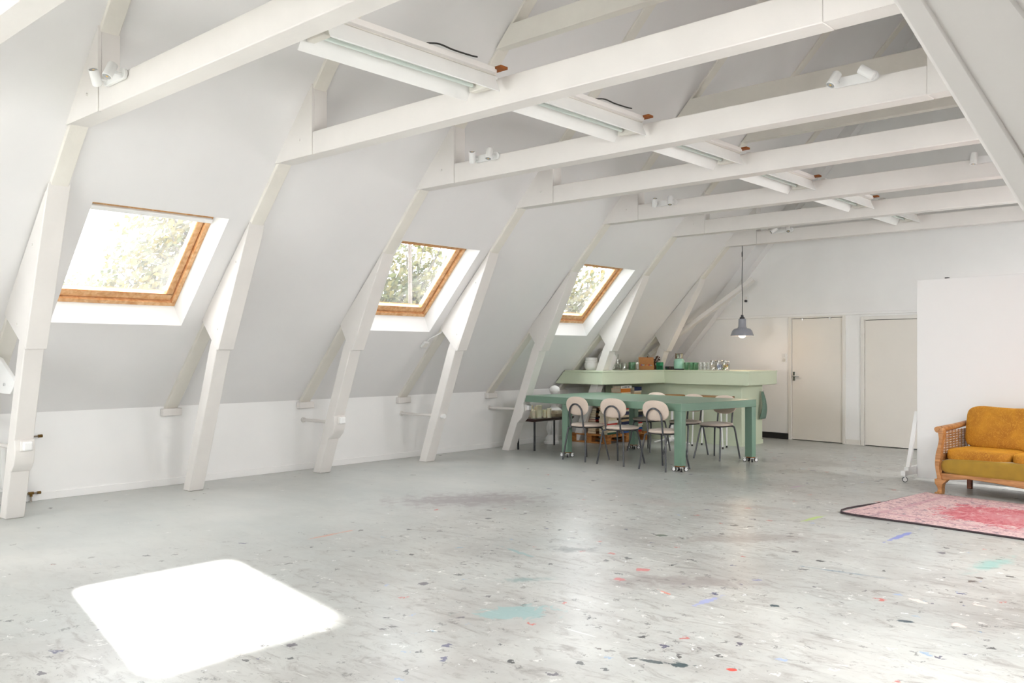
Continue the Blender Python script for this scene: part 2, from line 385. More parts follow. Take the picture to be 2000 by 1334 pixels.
SPILLS = [  # x, y, half length, half width, angle, colour, strength
    (5.93, .88, .30, .17, .75, lin(140, 176, 176), .75), (4.95, 2.02, .24, .03, -.25, lin(128, 168, 170), .7),
    (7.05, .80, .09, .06, .3, lin(58, 76, 80), .95), (6.94, .76, .13, .03, .3, lin(70, 82, 86), .9),
    (7.84, 2.29, .075, .035, -.3, lin(236, 206, 198), .95), (7.51, 2.63, .09, .03, -.4, lin(236, 214, 206), .9), (7.83, 2.77, .07, .03, -.2, lin(234, 212, 204), .9),
    (6.94, 1.98, .035, .03, .3, lin(40, 66, 76), .95), (7.58, 2.18, .06, .03, .2, lin(44, 66, 78), .95),
    (5.95, 1.88, .06, .05, .3, lin(206, 96, 100), .8), (5.93, 2.18, .06, .05, .1, lin(210, 110, 110), .8), (6.34, 1.80, .11, .018, -.4, lin(222, 128, 104), .8),
    (6.02, 4.72, .30, .035, 1.48, lin(178, 208, 96), .75), (6.83, 4.44, .44, .03, 1.52, lin(94, 112, 200), .75), (5.14, 6.40, .18, .04, 1.35, lin(172, 132, 170), .7),
    (7.25, .90, .025, .02, .4, lin(214, 62, 50), .95), (5.43, 3.20, .07, .05, .5, lin(88, 104, 90), .9),
    (3.10, 3.40, .85, .45, .9, lin(138, 126, 130), .55), (3.46, 1.45, .34, .022, 1.63, lin(206, 140, 116), .75),
    (5.11, -.57, .11, .03, 1.3, lin(110, 98, 108), .85), (7.60, 3.90, .34, .08, 1.4, lin(120, 190, 184), .5), (7.31, 3.45, .10, .015, -.2, lin(238, 238, 236), .8),
    (6.61, 1.79, .26, .035, 1.5, lin(150, 160, 214), .7), (6.61, 2.44, .05, .02, .8, lin(70, 80, 170), .85), (4.6, 4.5, .5, .2, .3, lin(176, 168, 164), .45),
    (5.2, 2.35, .22, .10, .6, lin(104, 108, 110), .6), (5.5, 1.45, .20, .06, .9, lin(122, 150, 150), .6), (6.0, 3.6, .7, .2, .8, lin(146, 136, 132), .45), (6.3, 2.1, .5, .16, .7, lin(140, 130, 128), .5), (6.9, 3.0, .30, .018, .1, lin(104, 132, 152), .6), (5.4, 4.9, .5, .10, .2, lin(158, 148, 144), .4),
]
M['floor'] = floor_material(); M['rug'] = rug_material()

# ------------------------------------------------------------------ room shell
YS, YN = 12.3, -5.6                  # far and near ends of the shell
XM = 5.02; XR = 2*XM                 # ridge line and right knee wall
RA, RB = .86, 1.07                   # roof underside: z = RA + RB x
RL = math.hypot(1, RB)
tz_r = RA + RB*XM
WA = -math.atan(.125)                # the far wall stands slightly askew
def wall_y(x): return 11.27 - .125*(x-2.8)

def struct(name, mb, m, parent=None, **k):
    o = mb.build(name, m, parent, **k)
    if parent is None: tag(o, kind='structure')
    return o

struct('floor', MB().box(-.3, XR+.3, YN-.1, YS, -.12, 0), M['floor'], smooth=False)
struct('wall_left', MB().box(-.12, 0, YN, YS, 0, RA+.03), M['wall'], smooth=False)
struct('wall_right', MB().box(XR, XR+.12, YN, YS, 0, RA+.03), M['wall'], smooth=False)
struct('baseboard_left', MB().box(0, .014, YN, YS, 0, .075), M['wall'], bevel=.003)
struct('baseboard_right', MB().box(XR-.014, XR, YN, wall_y(XR)-.02, 0, .075), M['wall'], bevel=.003)

HD = [(.36, 1.605), (3.735, 4.98), (7.09, 8.335)]           # skylight openings along the left slope
HL = HD + [(-3.02, -1.775), (-5.2, -3.955)]  # plus two unseen openings, added to let in more light
HR = [(.36, 1.605), (3.735, 4.98), (7.09, 8.335)]  # unseen right-slope openings, added to brighten the room
V0, V1 = 1.169, 2.509                                       # up the slope, same for every skylight
def slope_pt(side, y, v, d):
    x = v/RL - RB/RL*d; z = RA + RB*v/RL + d/RL
    return (x if side < 0 else XR-x, y, z)
mb = MB()
for side, H in ((-1, HL), (1, HR)):
    ys = sorted({YN, YS} | {a for h in H for a in h}); vs = [-.05, V0, V1, XM*RL]
    for d in (0, .26):
        for a, b in zip(ys, ys[1:]):
            for p, q in zip(vs, vs[1:]):
                if p == V0 and any(abs(a-h[0]) < 1e-6 for h in H): continue
                mb.face(mb.verts([slope_pt(side, a, p, d), slope_pt(side, b, p, d), slope_pt(side, b, q, d), slope_pt(side, a, q, d)]))
struct('ceiling', mb, M['roof'], smooth=False)

# far gable wall with the two doors, standing a little out of square
def far_root(name):
    o = bpy.data.objects.new(name, None); COL.objects.link(o); o.location = (2.8, 11.27, 0); o.rotation_euler = (0, 0, WA); return o
LX = lambda x: (x-2.8)*math.hypot(1, .125)                  # distance along that wall
D1 = (LX(2.855), LX(3.761)); D2 = (LX(4.109), LX(5.02)); DH1, DH2 = 2.022, 1.962
def gable(x0, x1, zmin, mbx, y0, y1):
    pass
xa, xb = -.3, XR+.3
def roof_z(lx):
    x = 2.8 + lx/math.hypot(1, .125)
    return RA + RB*min(x, XR-x) + .06
mb = MB()
def strip(l0, l1, z0):
    ks = [l0] + ([LX(XM)] if l0 < LX(XM) < l1 else []) + [l1]
    mb.prism([(l0, z0), (l1, z0)] + [(k, roof_z(k)) for k in ks[::-1]], 0, .12)
L0, L9 = LX(-.02), LX(XR+.02)
strip(L0, D1[0], 0); strip(D1[0], D1[1], DH1); strip(D1[1], D2[0], 0); strip(D2[0], D2[1], DH2); strip(D2[1], L9, 0)
wf = mb.build('wall_back', M['wall'], None, smooth=False); wf.location = (2.8, 11.27, 0); wf.rotation_euler = (0, 0, WA); tag(wf, kind='structure')
# upper part of the wall comes forward by a board's thickness above the ledge
t = far_root('trim_1'); tag(t, kind='structure')
MB().box(LX(1.22), L9-.4, -.035, 0, 2.045, 2.085).build('ledge', M['wall'], t, bevel=.004)
t = far_root('baseboard_back'); tag(t, kind='structure')
MB().box(LX(2.2), D1[0]-.055, -.014, 0, .0, .10).build('black_skirting', M['rubber'], t)
MB().box(D1[1]+.055, D2[0]-.055, -.012, 0, .0, .08).build('white_skirting', M['doorframe'], t)
MB().box(D2[1]+.055, L9-.1, -.014, 0, .0, .10).build('white_skirting', M['doorframe'], t)

for n, (D, H) in enumerate(((D1, DH1), (D2, DH2)), 1):
    t = far_root('door_%d' % n); tag(t, kind='structure')
    fr = MB(); w = .05
    fr.box(D[0]-w, D[0]+.004, -.018, .06, 0, H+w); fr.box(D[1]-.004, D[1]+w, -.018, .06, 0, H+w); fr.box(D[0]+.004, D[1]-.004, -.018, .06, H-.004, H+w)
    fr.build('door_frame', M['doorframe'], t, bevel=.003)
    leaf = MB().box(D[0]+.010, D[1]-.010, .004, .045, .012, H-.012).build('door_leaf', M['door'], t, bevel=.002)
    MB().box(D[0], D[1], .05, .06, 0, H).build('door_stop', M['dooredge'], t)  # near-black sheet behind the leaf, painting the shade in its gaps
    if n == 1:
        MB().box(D[0]+.03, D[0]+.065, -.006, .004, .985, 1.13).build('handle_plate', M['chrome'], leaf, bevel=.002)
        h = MB().tube(smooth_path([(D[0]+.047, -.002, 1.06), (D[0]+.047, -.045, 1.06), (D[0]+.075, -.055, 1.06), (D[0]+.165, -.052, 1.052)], 5), .009).build('handle', M['chrome'], leaf)
        MB().tube([(D[1]-.22, -.02, H-.02), (D[1]-.22, .004, H-.02)], .016).build('white_hook', M['white'], leaf)
        MB().tube([(D[0]+.20, -.01, H-.045), (D[0]+.20, -.01, H-.005)], .005).build('hook', M['chrome'], leaf)
    else:
        for z in (1.79, .93, .12):
            MB().tube([(D[0]+.004, -.012, z-.045), (D[0]+.004, -.012, z+.045)], .010).build('hinge', M['doorframe'], leaf)

# near gable behind the camera, with an unseen window opening added for fill light
gw = (1.7, 4.4, .9, 3.0)
mb = MB()
rz_ = lambda x: RA + RB*min(x, XR-x) + .06
mb.prism([(-.1, 0), (gw[0], 0), (gw[0], rz_(gw[0])), (-.1, rz_(0))], YN-.15, YN)
mb.prism([(gw[1], 0), (XR+.1, 0), (XR+.1, rz_(XR)), (XM, rz_(XM)), (gw[1], rz_(gw[1]))], YN-.15, YN)
mb.prism([(gw[0], 0), (gw[1], 0), (gw[1], gw[2]), (gw[0], gw[2])], YN-.15, YN)
mb.prism([(gw[0], gw[3]), (gw[1], gw[3]), (gw[1], rz_(gw[1])), (gw[0], rz_(gw[0]))], YN-.15, YN)
struct('wall_front', mb, M['wall'], smooth=False)

# ------------------------------------------------------------------ skylights
def skylight(n, side, y0, y1, blind=False):
    root = bpy.data.objects.new('window_%d' % n, None); COL.objects.link(root)
    root.location = slope_pt(side, (y0+y1)/2, V0, 0); tag(root, kind='structure')
    O = Vector(root.location)
    P = lambda y, v, d: Vector(slope_pt(side, y, v, d)) - O
    iy0, iy1, iv0, iv1, dd = y0-.030, y1-.062, V0+.125, V1-.085, .165
    mb = MB()
    a = [P(y0, V0, 0), P(y1, V0, 0), P(y1, V1, 0), P(y0, V1, 0)]; b = [P(iy0, iv0, dd), P(iy1, iv0, dd), P(iy1, iv1, dd), P(iy0, iv1, dd)]
    c = [P(y0-.06, V0-.02, .27), P(y1+.02, V0-.02, .27), P(y1+.02, V1+.02, .27), P(y0-.06, V1+.02, .27)]
    va, vb, vc = mb.verts(a), mb.verts(b), mb.verts(c)
    for i in range(4):
        j = (i+1) % 4; mb.face([va[i], va[j], vb[j], vb[i]]); mb.face([va[i], va[j], vc[j], vc[i]]); mb.face([vb[i], vb[j], vc[j], vc[i]])
    mb.build('lining', M['lining'], root, smooth=False)
    def ring(o, i, d0, d1, name, m, bev=.006):
        mb = MB()
        (a0, a1, b0, b1), (c0, c1, e0, e1) = o, i
        for q in (((a0, a1), (b0, e0)), ((a0, a1), (e1, b1)), ((a0, c0), (e0, e1)), ((c1, a1), (e0, e1))):
            (ya, yb), (vA, vB) = q
            pts = [P(ya, vA, d0), P(yb, vA, d0), P(yb, vB, d0), P(ya, vB, d0), P(ya, vA, d1), P(yb, vA, d1), P(yb, vB, d1), P(ya, vB, d1)]
            v = mb.verts(pts)
            for f in ((3,2,1,0),(4,5,6,7),(0,1,5,4),(1,2,6,5),(2,3,7,6),(3,0,4,7)): mb.face([v[k] for k in f])
        return mb.build(name, m, root, bevel=bev)
    ring((iy0-.004, iy1+.004, iv0-.004, iv1+.004), (iy0+.040, iy1-.040, iv0+.040, iv1-.03), .150, .262, 'frame', M['pine'])
    sash = ring((iy0+.046, iy1-.046, iv0+.046, iv1-.03), (iy0+.115, iy1-.115, iv0+.12, iv1-.06), .178, .25, 'sash', M['pine'], .01)
    pts = [P(iy0+.11, iv0+.115, .205), P(iy1-.11, iv0+.115, .205), P(iy1-.11, iv1-.055, .205), P(iy0+.11, iv1-.055, .205)]
    mb = MB(); lo = mb.verts(pts); hi = mb.verts([p + (P(0, 0, .008) - P(0, 0, 0)) for p in pts])
    mb.face(lo); mb.face(hi[::-1])
    for i in range(4): mb.face([lo[i], lo[(i+1) % 4], hi[(i+1) % 4], hi[i]])
    mb.build('pane', M['pane'], sash, smooth=False)
    if blind:
        mb = MB()
        v = mb.verts([P(y, v_, d) for d in (.12, .17) for y, v_ in ((iy0, iv1-.075), (iy1-.005, iv1-.075), (iy1-.005, iv1-.03), (iy0, iv1-.03))])
        for f in ((3,2,1,0),(4,5,6,7),(0,1,5,4),(1,2,6,5),(2,3,7,6),(3,0,4,7)): mb.face([v[k] for k in f])
        mb.build('blind_cassette', M['white'], root, bevel=.008)
    # daylight portal just outside
    l = bpy.data.lights.new('sky_portal', 'AREA'); l.shape = 'RECTANGLE'; l.size = y1-y0; l.size_y = V1-V0; l.cycles.is_portal = True
    lo_ = bpy.data.objects.new('sky_portal', l); COL.objects.link(lo_)
    N = (Vector(slope_pt(side, 0, 0, 1)) - Vector(slope_pt(side, 0, 0, 0))).normalized()
    lo_.location = Vector(slope_pt(side, (y0+y1)/2, (V0+V1)/2, .30)); lo_.rotation_euler = N.to_track_quat('Z', 'Y').to_euler()
    return root
for n, h in enumerate(HD, 1): skylight(n, -1, *h, blind=(n == 1))
skylight(4, -1, *HL[3]); skylight(5, -1, *HL[4])  # these and the right-slope skylights below are unseen, added for light
for n, h in enumerate(HR, 6): skylight(n, 1, *h)
t = bpy.data.objects.new('window_9', None); COL.objects.link(t); t.location = ((gw[0]+gw[1])/2, YN, gw[2]); tag(t, kind='structure')  # unseen gable window, put in as a light source
mb = MB(); hw = (gw[1]-gw[0])/2; hh = gw[3]-gw[2]
mb.box(-hw, hw, -.12, -.04, 0, .07); mb.box(-hw, hw, -.12, -.04, hh-.07, hh)
for x in (-hw, -.6, .53, hw-.07): mb.box(x, x+.07, -.12, -.04, .07, hh-.07)
mb.build('window_frame', M['lining'], t)
MB().box(-hw+.02, hw-.02, -.085, -.078, .03, hh-.03).build('pane', M['pane'], t, smooth=False)
l = bpy.data.lights.new('gable_portal', 'AREA'); l.shape = 'RECTANGLE'; l.size = gw[1]-gw[0]; l.size_y = hh; l.cycles.is_portal = True
lo_ = bpy.data.objects.new('gable_portal', l); COL.objects.link(lo_); lo_.location = ((gw[0]+gw[1])/2, YN-.2, (gw[2]+gw[3])/2); lo_.rotation_euler = (PI/2, 0, PI)
lo_.rotation_euler = Vector((0, -1, 0)).to_track_quat('Z', 'Y').to_euler()

def fill_lamp(name, loc, direction, sx, sy, power, col):  # area lamp added at an unseen opening as fill light
    l = bpy.data.lights.new(name, 'AREA'); l.shape = 'RECTANGLE'; l.size = sx; l.size_y = sy; l.energy = power; l.color = col
    o = bpy.data.objects.new(name, l); COL.objects.link(o); o.location = loc
    o.rotation_euler = Vector(direction).to_track_quat('-Z', 'Y').to_euler(); return o
fill_lamp('gable_daylight', ((gw[0]+gw[1])/2, YN+.03, (gw[2]+gw[3])/2), (0, 1, 0), gw[1]-gw[0]-.1, hh-.1, FILL_GABLE, (1, .95, .925))
for k, h in enumerate(HL[3:]):
    N = Vector(slope_pt(-1, 0, 0, 1)) - Vector(slope_pt(-1, 0, 0, 0))
    fill_lamp('skylight_daylight', slope_pt(-1, (h[0]+h[1])/2, (V0+V1)/2, .05), -N, 1.15, 1.2, FILL_LEFT[k], (1, .96, .94))
for k, h in enumerate(HR):
    N = Vector(slope_pt(1, 0, 0, 1)) - Vector(slope_pt(1, 0, 0, 0))
    fill_lamp('skylight_daylight', slope_pt(1, (h[0]+h[1])/2, (V0+V1)/2, .05), -N, 1.15, 1.2, FILL_RIGHT[k], (1, .97, .965))

# ------------------------------------------------------------------ roof trusses
TY = [-1.13, -.024, 1.808, 3.535, 5.124, 6.871, 8.588, 10.219]
FX = [.60, .854, .58, .44, .577, .465, .44, .50]
SX = [1.17, 1.341, 1.165, 1.073, 1.173, 1.10, 1.104, 1.08]
TX = [1.69, 1.785, 1.69, 1.575, 1.70, 1.60, 1.655, 1.70]
TL = ['white roof truss whose tie beam only grazes the top left corner', 'white roof truss with the leftmost visible post, beside the copper pipe stubs',
      'white roof truss with its post just right of the nearest skylight', 'white roof truss with its post just left of the middle skylight',
      'white roof truss with its post just right of the middle skylight', 'white roof truss whose post stands in front of the candle table',
      'white roof truss whose post passes down through the sage green counter', 'rearmost white roof truss, over the bar, pendant lamp hanging from its end']
RF = lambda x: .805 + 1.075*x        # underside line of the rafters
ZB, ZT = 3.175, 3.374
def truss(i):
    y = TY[i]
    T = thing('roof_truss', TL[i], 'roof truss', (0, y, 0), 0, 'white painted roof trusses')
    for side in (-1, 1):
        X = (lambda p: p) if side < 0 else (lambda p: [(XR-a, b) for a, b in p])
        fx, sx, tx = (FX[i], SX[i], TX[i]) if side < 0 else (.60, 1.11 if i == 0 else 1.165, 1.64 if i == 0 else 1.69)
        zt1 = RF(tx)-.06
        # rafter from knee wall to ridge
        po = lambda x: RF(x)+.115
        rx = XM
        r = MB().prism(X([(-.02, RF(-.02)), (rx, RF(rx)), (rx, po(rx)), (-.02, po(-.02))]), .012, .15).build('rafter', M['cream'], T, bevel=.006)
        post = MB().prism(X([(fx-.14, 0), (fx, 0), (sx-.03, 1.50), (tx-.03, zt1-.01), (tx-.10, RF(tx-.10)+.02), (tx-.22, RF(tx-.22)+.02), (sx-.18, 1.50)]), 0, .156).build('post', M['beam'], T, bevel=.007)
        MB().prism(X([(sx-.045, 1.47), (sx, 1.47), (tx, zt1), (tx+.05, RF(tx+.05)+.012), (tx-.045, zt1)]), -.006, .164).build('post_facing', M['beam'], post, bevel=.005)
        if i == 0 and side > 0:
            gp = MB().prism(X([(sx-.06, 1.50), (.78, 1.82), (.80, RF(.80)+.14), (tx-.03, RF(tx-.03)+.09), (tx-.03, 2.53)]), .006, .04)
        else:
            gp = MB().prism(X([(sx-.065, 1.50), (.845, 1.775), (tx-.005, RF(tx-.005)+.01), (tx-.002, zt1), (sx-.012, 1.485)]), -.008, .024)
        g = gp.build('lower_gusset', M['beam'], T, bevel=.003)
        gx = (ZB-.805)/1.075 - .075
        u = MB().prism(X([(gx, ZB), (2.742, ZB), (2.742, 3.86), (2.70, RF(2.70)+.08), (gx, RF(gx)+.08)]), -.004, .020).build('upper_gusset', M['beam'], T, bevel=.003)
        MB().prism(X([(2.20, ZB+.003), (2.7418, ZB+.003), (2.7418, RF(2.7418)+.01), (2.20, ZB+.03)]), .022, .158).build('gusset_block', M['beam'], u, bevel=.004)
        for bx, bz, g_ in ((2.56, 3.33, u), (1.50, 2.32, g), (1.16, 1.68, g)):
            if i == 0 and side > 0: continue
            q = X([(bx, bz)])[0]
            MB().tube([(q[0], -.016, q[1]), (q[0], 0, q[1])], .011, 8).build('bolt', M['beam'], g_)
        if side < 0:
            MB().box(0, .075, -.03, .185, RF(.05)-.10, RF(.05)-.02).build('rafter_pad', M['beam'], T, bevel=.008)
            if i in (1, 3, 4, 5):
                zz = .615
                xx = FX[i] + (SX[i]-FX[i]-.03)/1.5*zz
                rod = MB().tube([(0, .07, zz), (xx+.02, .07, zz)], .019, 12).build('tie_rod', M['beam'], T)
                MB().tube([(0, .07, zz), (.012, .07, zz)], .034, 12).build('rod_plate', M['beam'], rod)
                if i == 4:
                    MB().tube([(xx, .07, zz), (xx+.05, .07, zz)], .03, 12).build('rod_nut', M['white'], rod)
                if i in (1, 3, 5):
                    # thickened splice with a moulded lower end
                    f = lambda z: FX[i] + (SX[i]-FX[i]-.03)/1.5*z
                    MB().prism([(f(.70)-.02, .70), (f(.70)+.012, .70), (f(.62)+.05, .60), (f(.5)+.055, .49), (f(.42)+.01, .42), (f(.42)-.02, .42)], -.004, .160).build('splice_block', M['beam'], post, bevel=.008)
    if i == 1:
        sp = MB().prism([(.46, 1.09), (.44, 1.20), (.58, 1.42), (.716, 1.391), (1.078, 1.20), (1.06, 1.15), (.97, 1.085)], -.002, .03).build('strut_plate', M['white'], T, bevel=.004)
        MB().tube([(.855, -.014, 1.166), (.855, 0, 1.166)], .014, 10).build('bolt', M['chrome'], sp)
    MB().box(2.7435, XR-2.7435, 0, .158, ZB, ZT).build('tie_beam', M['beam'], T, bevel=.006)
    if i in (3, 5, 6):
        MB().prism([(3.33, 4.40), (3.52, 4.60), (XR-3.52, 4.60), (XR-3.33, 4.40)], -.012, .10).build('collar_beam', M['cream'], T, bevel=.006)
    return T
for i in range(8): truss(i)

# wall rafter boxed in against the far gable, and the diagonal wind brace leaning on it
t = far_root('trim_2'); tag(t, kind='structure')
q = lambda x, o: (LX(x), RA + RB*x - o)
MB().prism([q(.30, .0), q(.30, .27), q(3.0, .27), q(XM, .27), q(XM, 0)], -.16, -.002).build('wall_rafter', M['roof'], t)
br = MB()
A, B = Vector((2.26, 11.08, 2.70)), Vector((.62, 10.42, 1.40))
d = (B-A).normalized(); side = Vector((.60, .0, -.8)); side = (side - d*side.dot(d)).normalized(); w = d.cross(side)
def beam_between(mb, A, B, w, h, wv, hv):
    c = [A+sx*wv*w/2+sz*hv*h/2 for sx, sz in ((-1,-1),(1,-1),(1,1),(-1,1))] + [B+sx*wv*w/2+sz*hv*h/2 for sx, sz in ((-1,-1),(1,-1),(1,1),(-1,1))]
    v = mb.verts(c)
    for f in ((3,2,1,0),(4,5,6,7),(0,1,5,4),(1,2,6,5),(2,3,7,6),(3,0,4,7)): mb.face([v[k] for k in f])
o = thing('wind_brace', 'white diagonal brace timber slanting up the rear roof slope behind the last truss', 'brace', tuple(B))
mb = MB(); beam_between(mb, A-B, Vector((0, 0, 0)), Vector(w), Vector(side), .12, .07)
mb.build('brace_board', M['beam'], o, bevel=.006)


# ------------------------------------------------------------------ fluorescent battens between the tie beams
FXC = [4.86, 4.93, 5.0, 4.98, 5.01, 5.06]
FORD = ['nearest white fluorescent light in the row, largest, loose black wire on top',
        'second nearest white fluorescent light in the row, black wire on top',
        'third nearest white fluorescent light in the row between the tie beams', 'third white fluorescent light from the rear of the row between the tie beams',
        'second white fluorescent light from the rear of the row', 'rearmost white fluorescent light, fixed against the last tie beam before the back wall']
def fluorescent(i):
    y0, y1 = TY[i+1]+(.35 if i == 0 else .22), TY[i+2]-.02
    T = thing('fluorescent_light', FORD[i], 'fluorescent light', (FXC[i], y0, 3.25), 0, 'fluorescent lights in a row')
    L = y1-y0
    MB().box(-.10, .115, 0, L, .105, .125).build('batten', M['whitemetal'], T, bevel=.003)
    for pts, nm in (([(-.095, .115), (-.160, 0), (-.164, .002), (-.103, .122)], 'reflector'), ([(.115, .122), (.166, .008), (.162, .004), (.108, .118)], 'reflector')):
        MB().prism(pts, 0, L-.03).build(nm, M['whitemetal'], T, smooth=False)
    for a in (.02, L-.075):
        MB().box(-.095, .08, a, a+.055, .04, .104).build('end_socket', M['cream'], T, bevel=.006)
    tb = MB().tube([(-.045, .06, .075), (-.045, L-.07, .075)], .014, 12).build('tube', M['tube'], T)
    for a, b in ((.06, .085), (L-.095, L-.07)):
        MB().tube([(-.045, a, .075), (-.045, b, .075)], .0152, 12).build('tube_cap', M['chrome'], tb)
    r = MB().box(.125, .165, -.1, L-.06, .128, .165).build('mounting_rail', M['beam'], T, bevel=.003)
    MB().box(.10, .125, -.1, L-.02, .126, .150).build('trunking', M['cream'], T, bevel=.003)
    MB().box(.11, .22, L-.08, L-.01, .150, .168).build('bracket', M['rust'], T)
    if i < 2:
        MB().tube(smooth_path([(.15, L*.52, .170), (.17, L*.58, .182), (.18, L*.66, .172), (.20, L*.75, .166), (.20, L*.80, .172)], 5), .006, 6).build('loose_wire', M['dark'], T)
for i in range(6): fluorescent(i)

# ------------------------------------------------------------------ twin spotlights on the beams
def spot_bar(x, i, z, dirs, label):
    y = TY[i+1]
    T = thing('twin_spotlight', label, 'spotlight', (x, y, z), 0, 'white twin spotlights on the beams')
    pl = []
    for a in range(13): pl.append((.13+.035*math.cos(-PI/2+PI*a/12), .035*math.sin(-PI/2+PI*a/12)))
    for a in range(13): pl.append((-.13+.035*math.cos(PI/2+PI*a/12), .035*math.sin(PI/2+PI*a/12)))
    MB().prism(pl, -.030, -.005).build('mounting_bar', M['white'], T, bevel=.003)
    for sx, d in zip((-.115, .115), dirs):
        d = Vector(d).normalized(); c = Vector((sx, -.105, .005))
        MB().tube([(sx, -.03, 0), (sx, -.075, 0)], .010, 8).build('knuckle', M['white'], T)
        h = MB().lathe([(0, -.055), (.030, -.055), (.033, -.05), (.033, .055), (.030, .058), (.028, .05), (0, .05)], seg=20, M=Matrix.Translation(c) @ d.to_track_quat('Z', 'Y').to_matrix().to_4x4()).build('spot_head', M['white'], T)
        MB().lathe([(0, .051), (.027, .051), (.027, .054), (0, .054)], seg=20, M=Matrix.Translation(c) @ d.to_track_quat('Z', 'Y').to_matrix().to_4x4()).build('lens', M['led'], h)
        MB().lathe([(0, .055), (.008, .055), (0, .057)], seg=10, M=Matrix.Translation(c) @ d.to_track_quat('Z', 'Y').to_matrix().to_4x4()).build('led_chip', M['ledchip'], h)
spot_bar(3.06, 0, 3.345, ((.45, -.45, .75), (.15, -.45, -.9)), 'white twin spotlight on the front of the nearest tie beam, upper left')
spot_bar(3.22, 2, 3.36, ((.35, -.4, .85), (.1, -.35, -.95)), 'white twin spotlight near the left end of the third tie beam, above the middle skylight')
spot_bar(3.18, 4, 3.345, ((.35, -.4, .85), (.1, -.3, -.95)), 'white twin spotlight near the left end of a tie beam, above the far skylight')
spot_bar(3.20, 6, 3.345, ((-.5, -.5, -.5), (.3, -.5, -.7)), 'white twin spotlight on the rearmost tie beam, right above the pendant lamp')
spot_bar(6.82, 2, 3.372, ((-.25, -.5, -.8), (-.8, -.2, .6)), 'white twin spotlight at the right end of a tie beam, top right, nearer one')
spot_bar(6.88, 4, 3.355, ((-.05, -.1, -1), (-.75, -.1, .7)), 'white twin spotlight at the right end of a tie beam near the right picture edge')

# ------------------------------------------------------------------ pendant lamp over the bar
T = thing('pendant_lamp', 'grey enamel pendant lamp with glowing bulb hanging over the bar', 'lamp', (2.455, 10.30, 1.72))
MB().lathe([(.052, .275), (.058, .27), (.062, .15), (.075, .128), (.13, .112), (.155, .085), (.182, .012), (.186, 0), (.180, .002), (.150, .078), (.125, .102), (.05, .12), (.05, .27)], seg=36).build('shade', M['lamp_grey'], T)
MB().lathe([(0, .345), (.018, .34), (.022, .31), (.040, .295), (.040, .272), (0, .27)], seg=16).build('lamp_holder', M['black'], T)
MB().ell((0, 0, .025), (.062, .062, .06), 20, 12).build('bulb', M['bulb'], T)
MB().tube(smooth_path([(0, 0, .34), (.003, 0, .6), (-.004, 0, .9), (.002, 0, 1.25), (0, 0, 1.44), (0, 0, 1.452)], 4), .0055, 8).build('cord', M['black'], T)
MB().lathe([(0, 1.28), (.010, 1.28), (.011, 1.34), (.006, 1.37), (0, 1.37)], seg=10).build('cord_grip', M['black'], T)

l = bpy.data.lights.new('pendant_bulb', 'POINT'); l.energy = 3; l.color = (1, .72, .5); l.shadow_soft_size = .06
o = bpy.data.objects.new('pendant_bulb', l); COL.objects.link(o); o.location = (2.455, 10.30, 1.66)
# ------------------------------------------------------------------ sockets
def wall_point(x, z): return (x, wall_y(x), z)
T = thing('wall_socket', 'wall socket with black plug, high on the back wall beside the pendant cord', 'socket', (1.99, wall_y(1.99)-.001, 2.38), WA)
MB().box(-.042, .042, -.012, -.001, -.065, .065).build('face_plate', M['white'], T, bevel=.003)
MB().lathe([(.022, 0), (.022, .03), (.012, .036), (0, .036)], seg=16, M=Matrix.Translation((0, -.012, -.03)) @ Matrix.Rotation(PI/2, 4, 'X')).build('plug', M['black'], T)
MB().box(-.015, .015, -.016, -.012, .01, .045).build('outlet', M['doorframe'], T, bevel=.002)
T = thing('switch_socket', 'light switch with socket below, beside the left white door', 'switch', (2.722, wall_y(2.722)-.001, 1.365), WA)
MB().box(-.042, .042, -.012, -.001, -.08, .08).build('face_plate', M['white'], T, bevel=.003)
MB().box(-.028, .028, -.018, -.012, .012, .068).build('rocker', M['white'], T, bevel=.004)
MB().lathe([(.030, 0), (.030, .004), (.022, .004), (.020, -.002), (0, -.002)], seg=20, M=Matrix.Translation((0, -.012, -.04)) @ Matrix.Rotation(PI/2, 4, 'X')).build('outlet', M['doorframe'], T)

# junction boxes on the posts
for i, lab in ((1, 'white junction box on the leftmost visible post'), (3, 'white junction box on the post left of the middle skylight'), (5, 'white junction box on the post beside the candle table')):
    f = FX[i] + (SX[i]-FX[i]-.03)/1.5*.645
    T = thing('junction_box', lab, 'junction box', (f+.052, TY[i]+.088, .645), 0, 'junction boxes on the posts')
    MB().box(-.02, .035, -.038, .038, -.038, .038).build('box_body', M['white'], T, bevel=.012, seg=3)
    MB().box(-.02, .006, -.052, .052, -.044, .044).build('back_plate', M['beam'], T, bevel=.008)

# white cable with its socket on the rafter foot by the middle skylight
T = thing('cable_socket', 'white trailing cable with socket on slope below the middle skylight corner', 'socket', slope_pt(-1, 5.02, .965, 0))
ax = Vector((1, 0, RB)).normalized(); nn = Vector((RB, 0, -1)).normalized()
R3 = Matrix((ax, Vector((0, 1, 0)), nn)).transposed().to_4x4()
MB().box(-.05, .05, -.045, .045, .0, .035, M=R3).build('socket_body', M['white'], T, bevel=.008)
MB().box(-.035, .035, -.030, .030, .035, .040, M=R3).build('socket_face', M['doorframe'], T, bevel=.003)
MB().tube(smooth_path([R3 @ Vector(p) for p in ((.05, 0, .02), (.12, .01, .03), (.20, .07, .05), (.26, .12, .05), (.33, .12, .03), (.55, .12, .02))], 5), .007, 8).build('cable', M['white'], T)

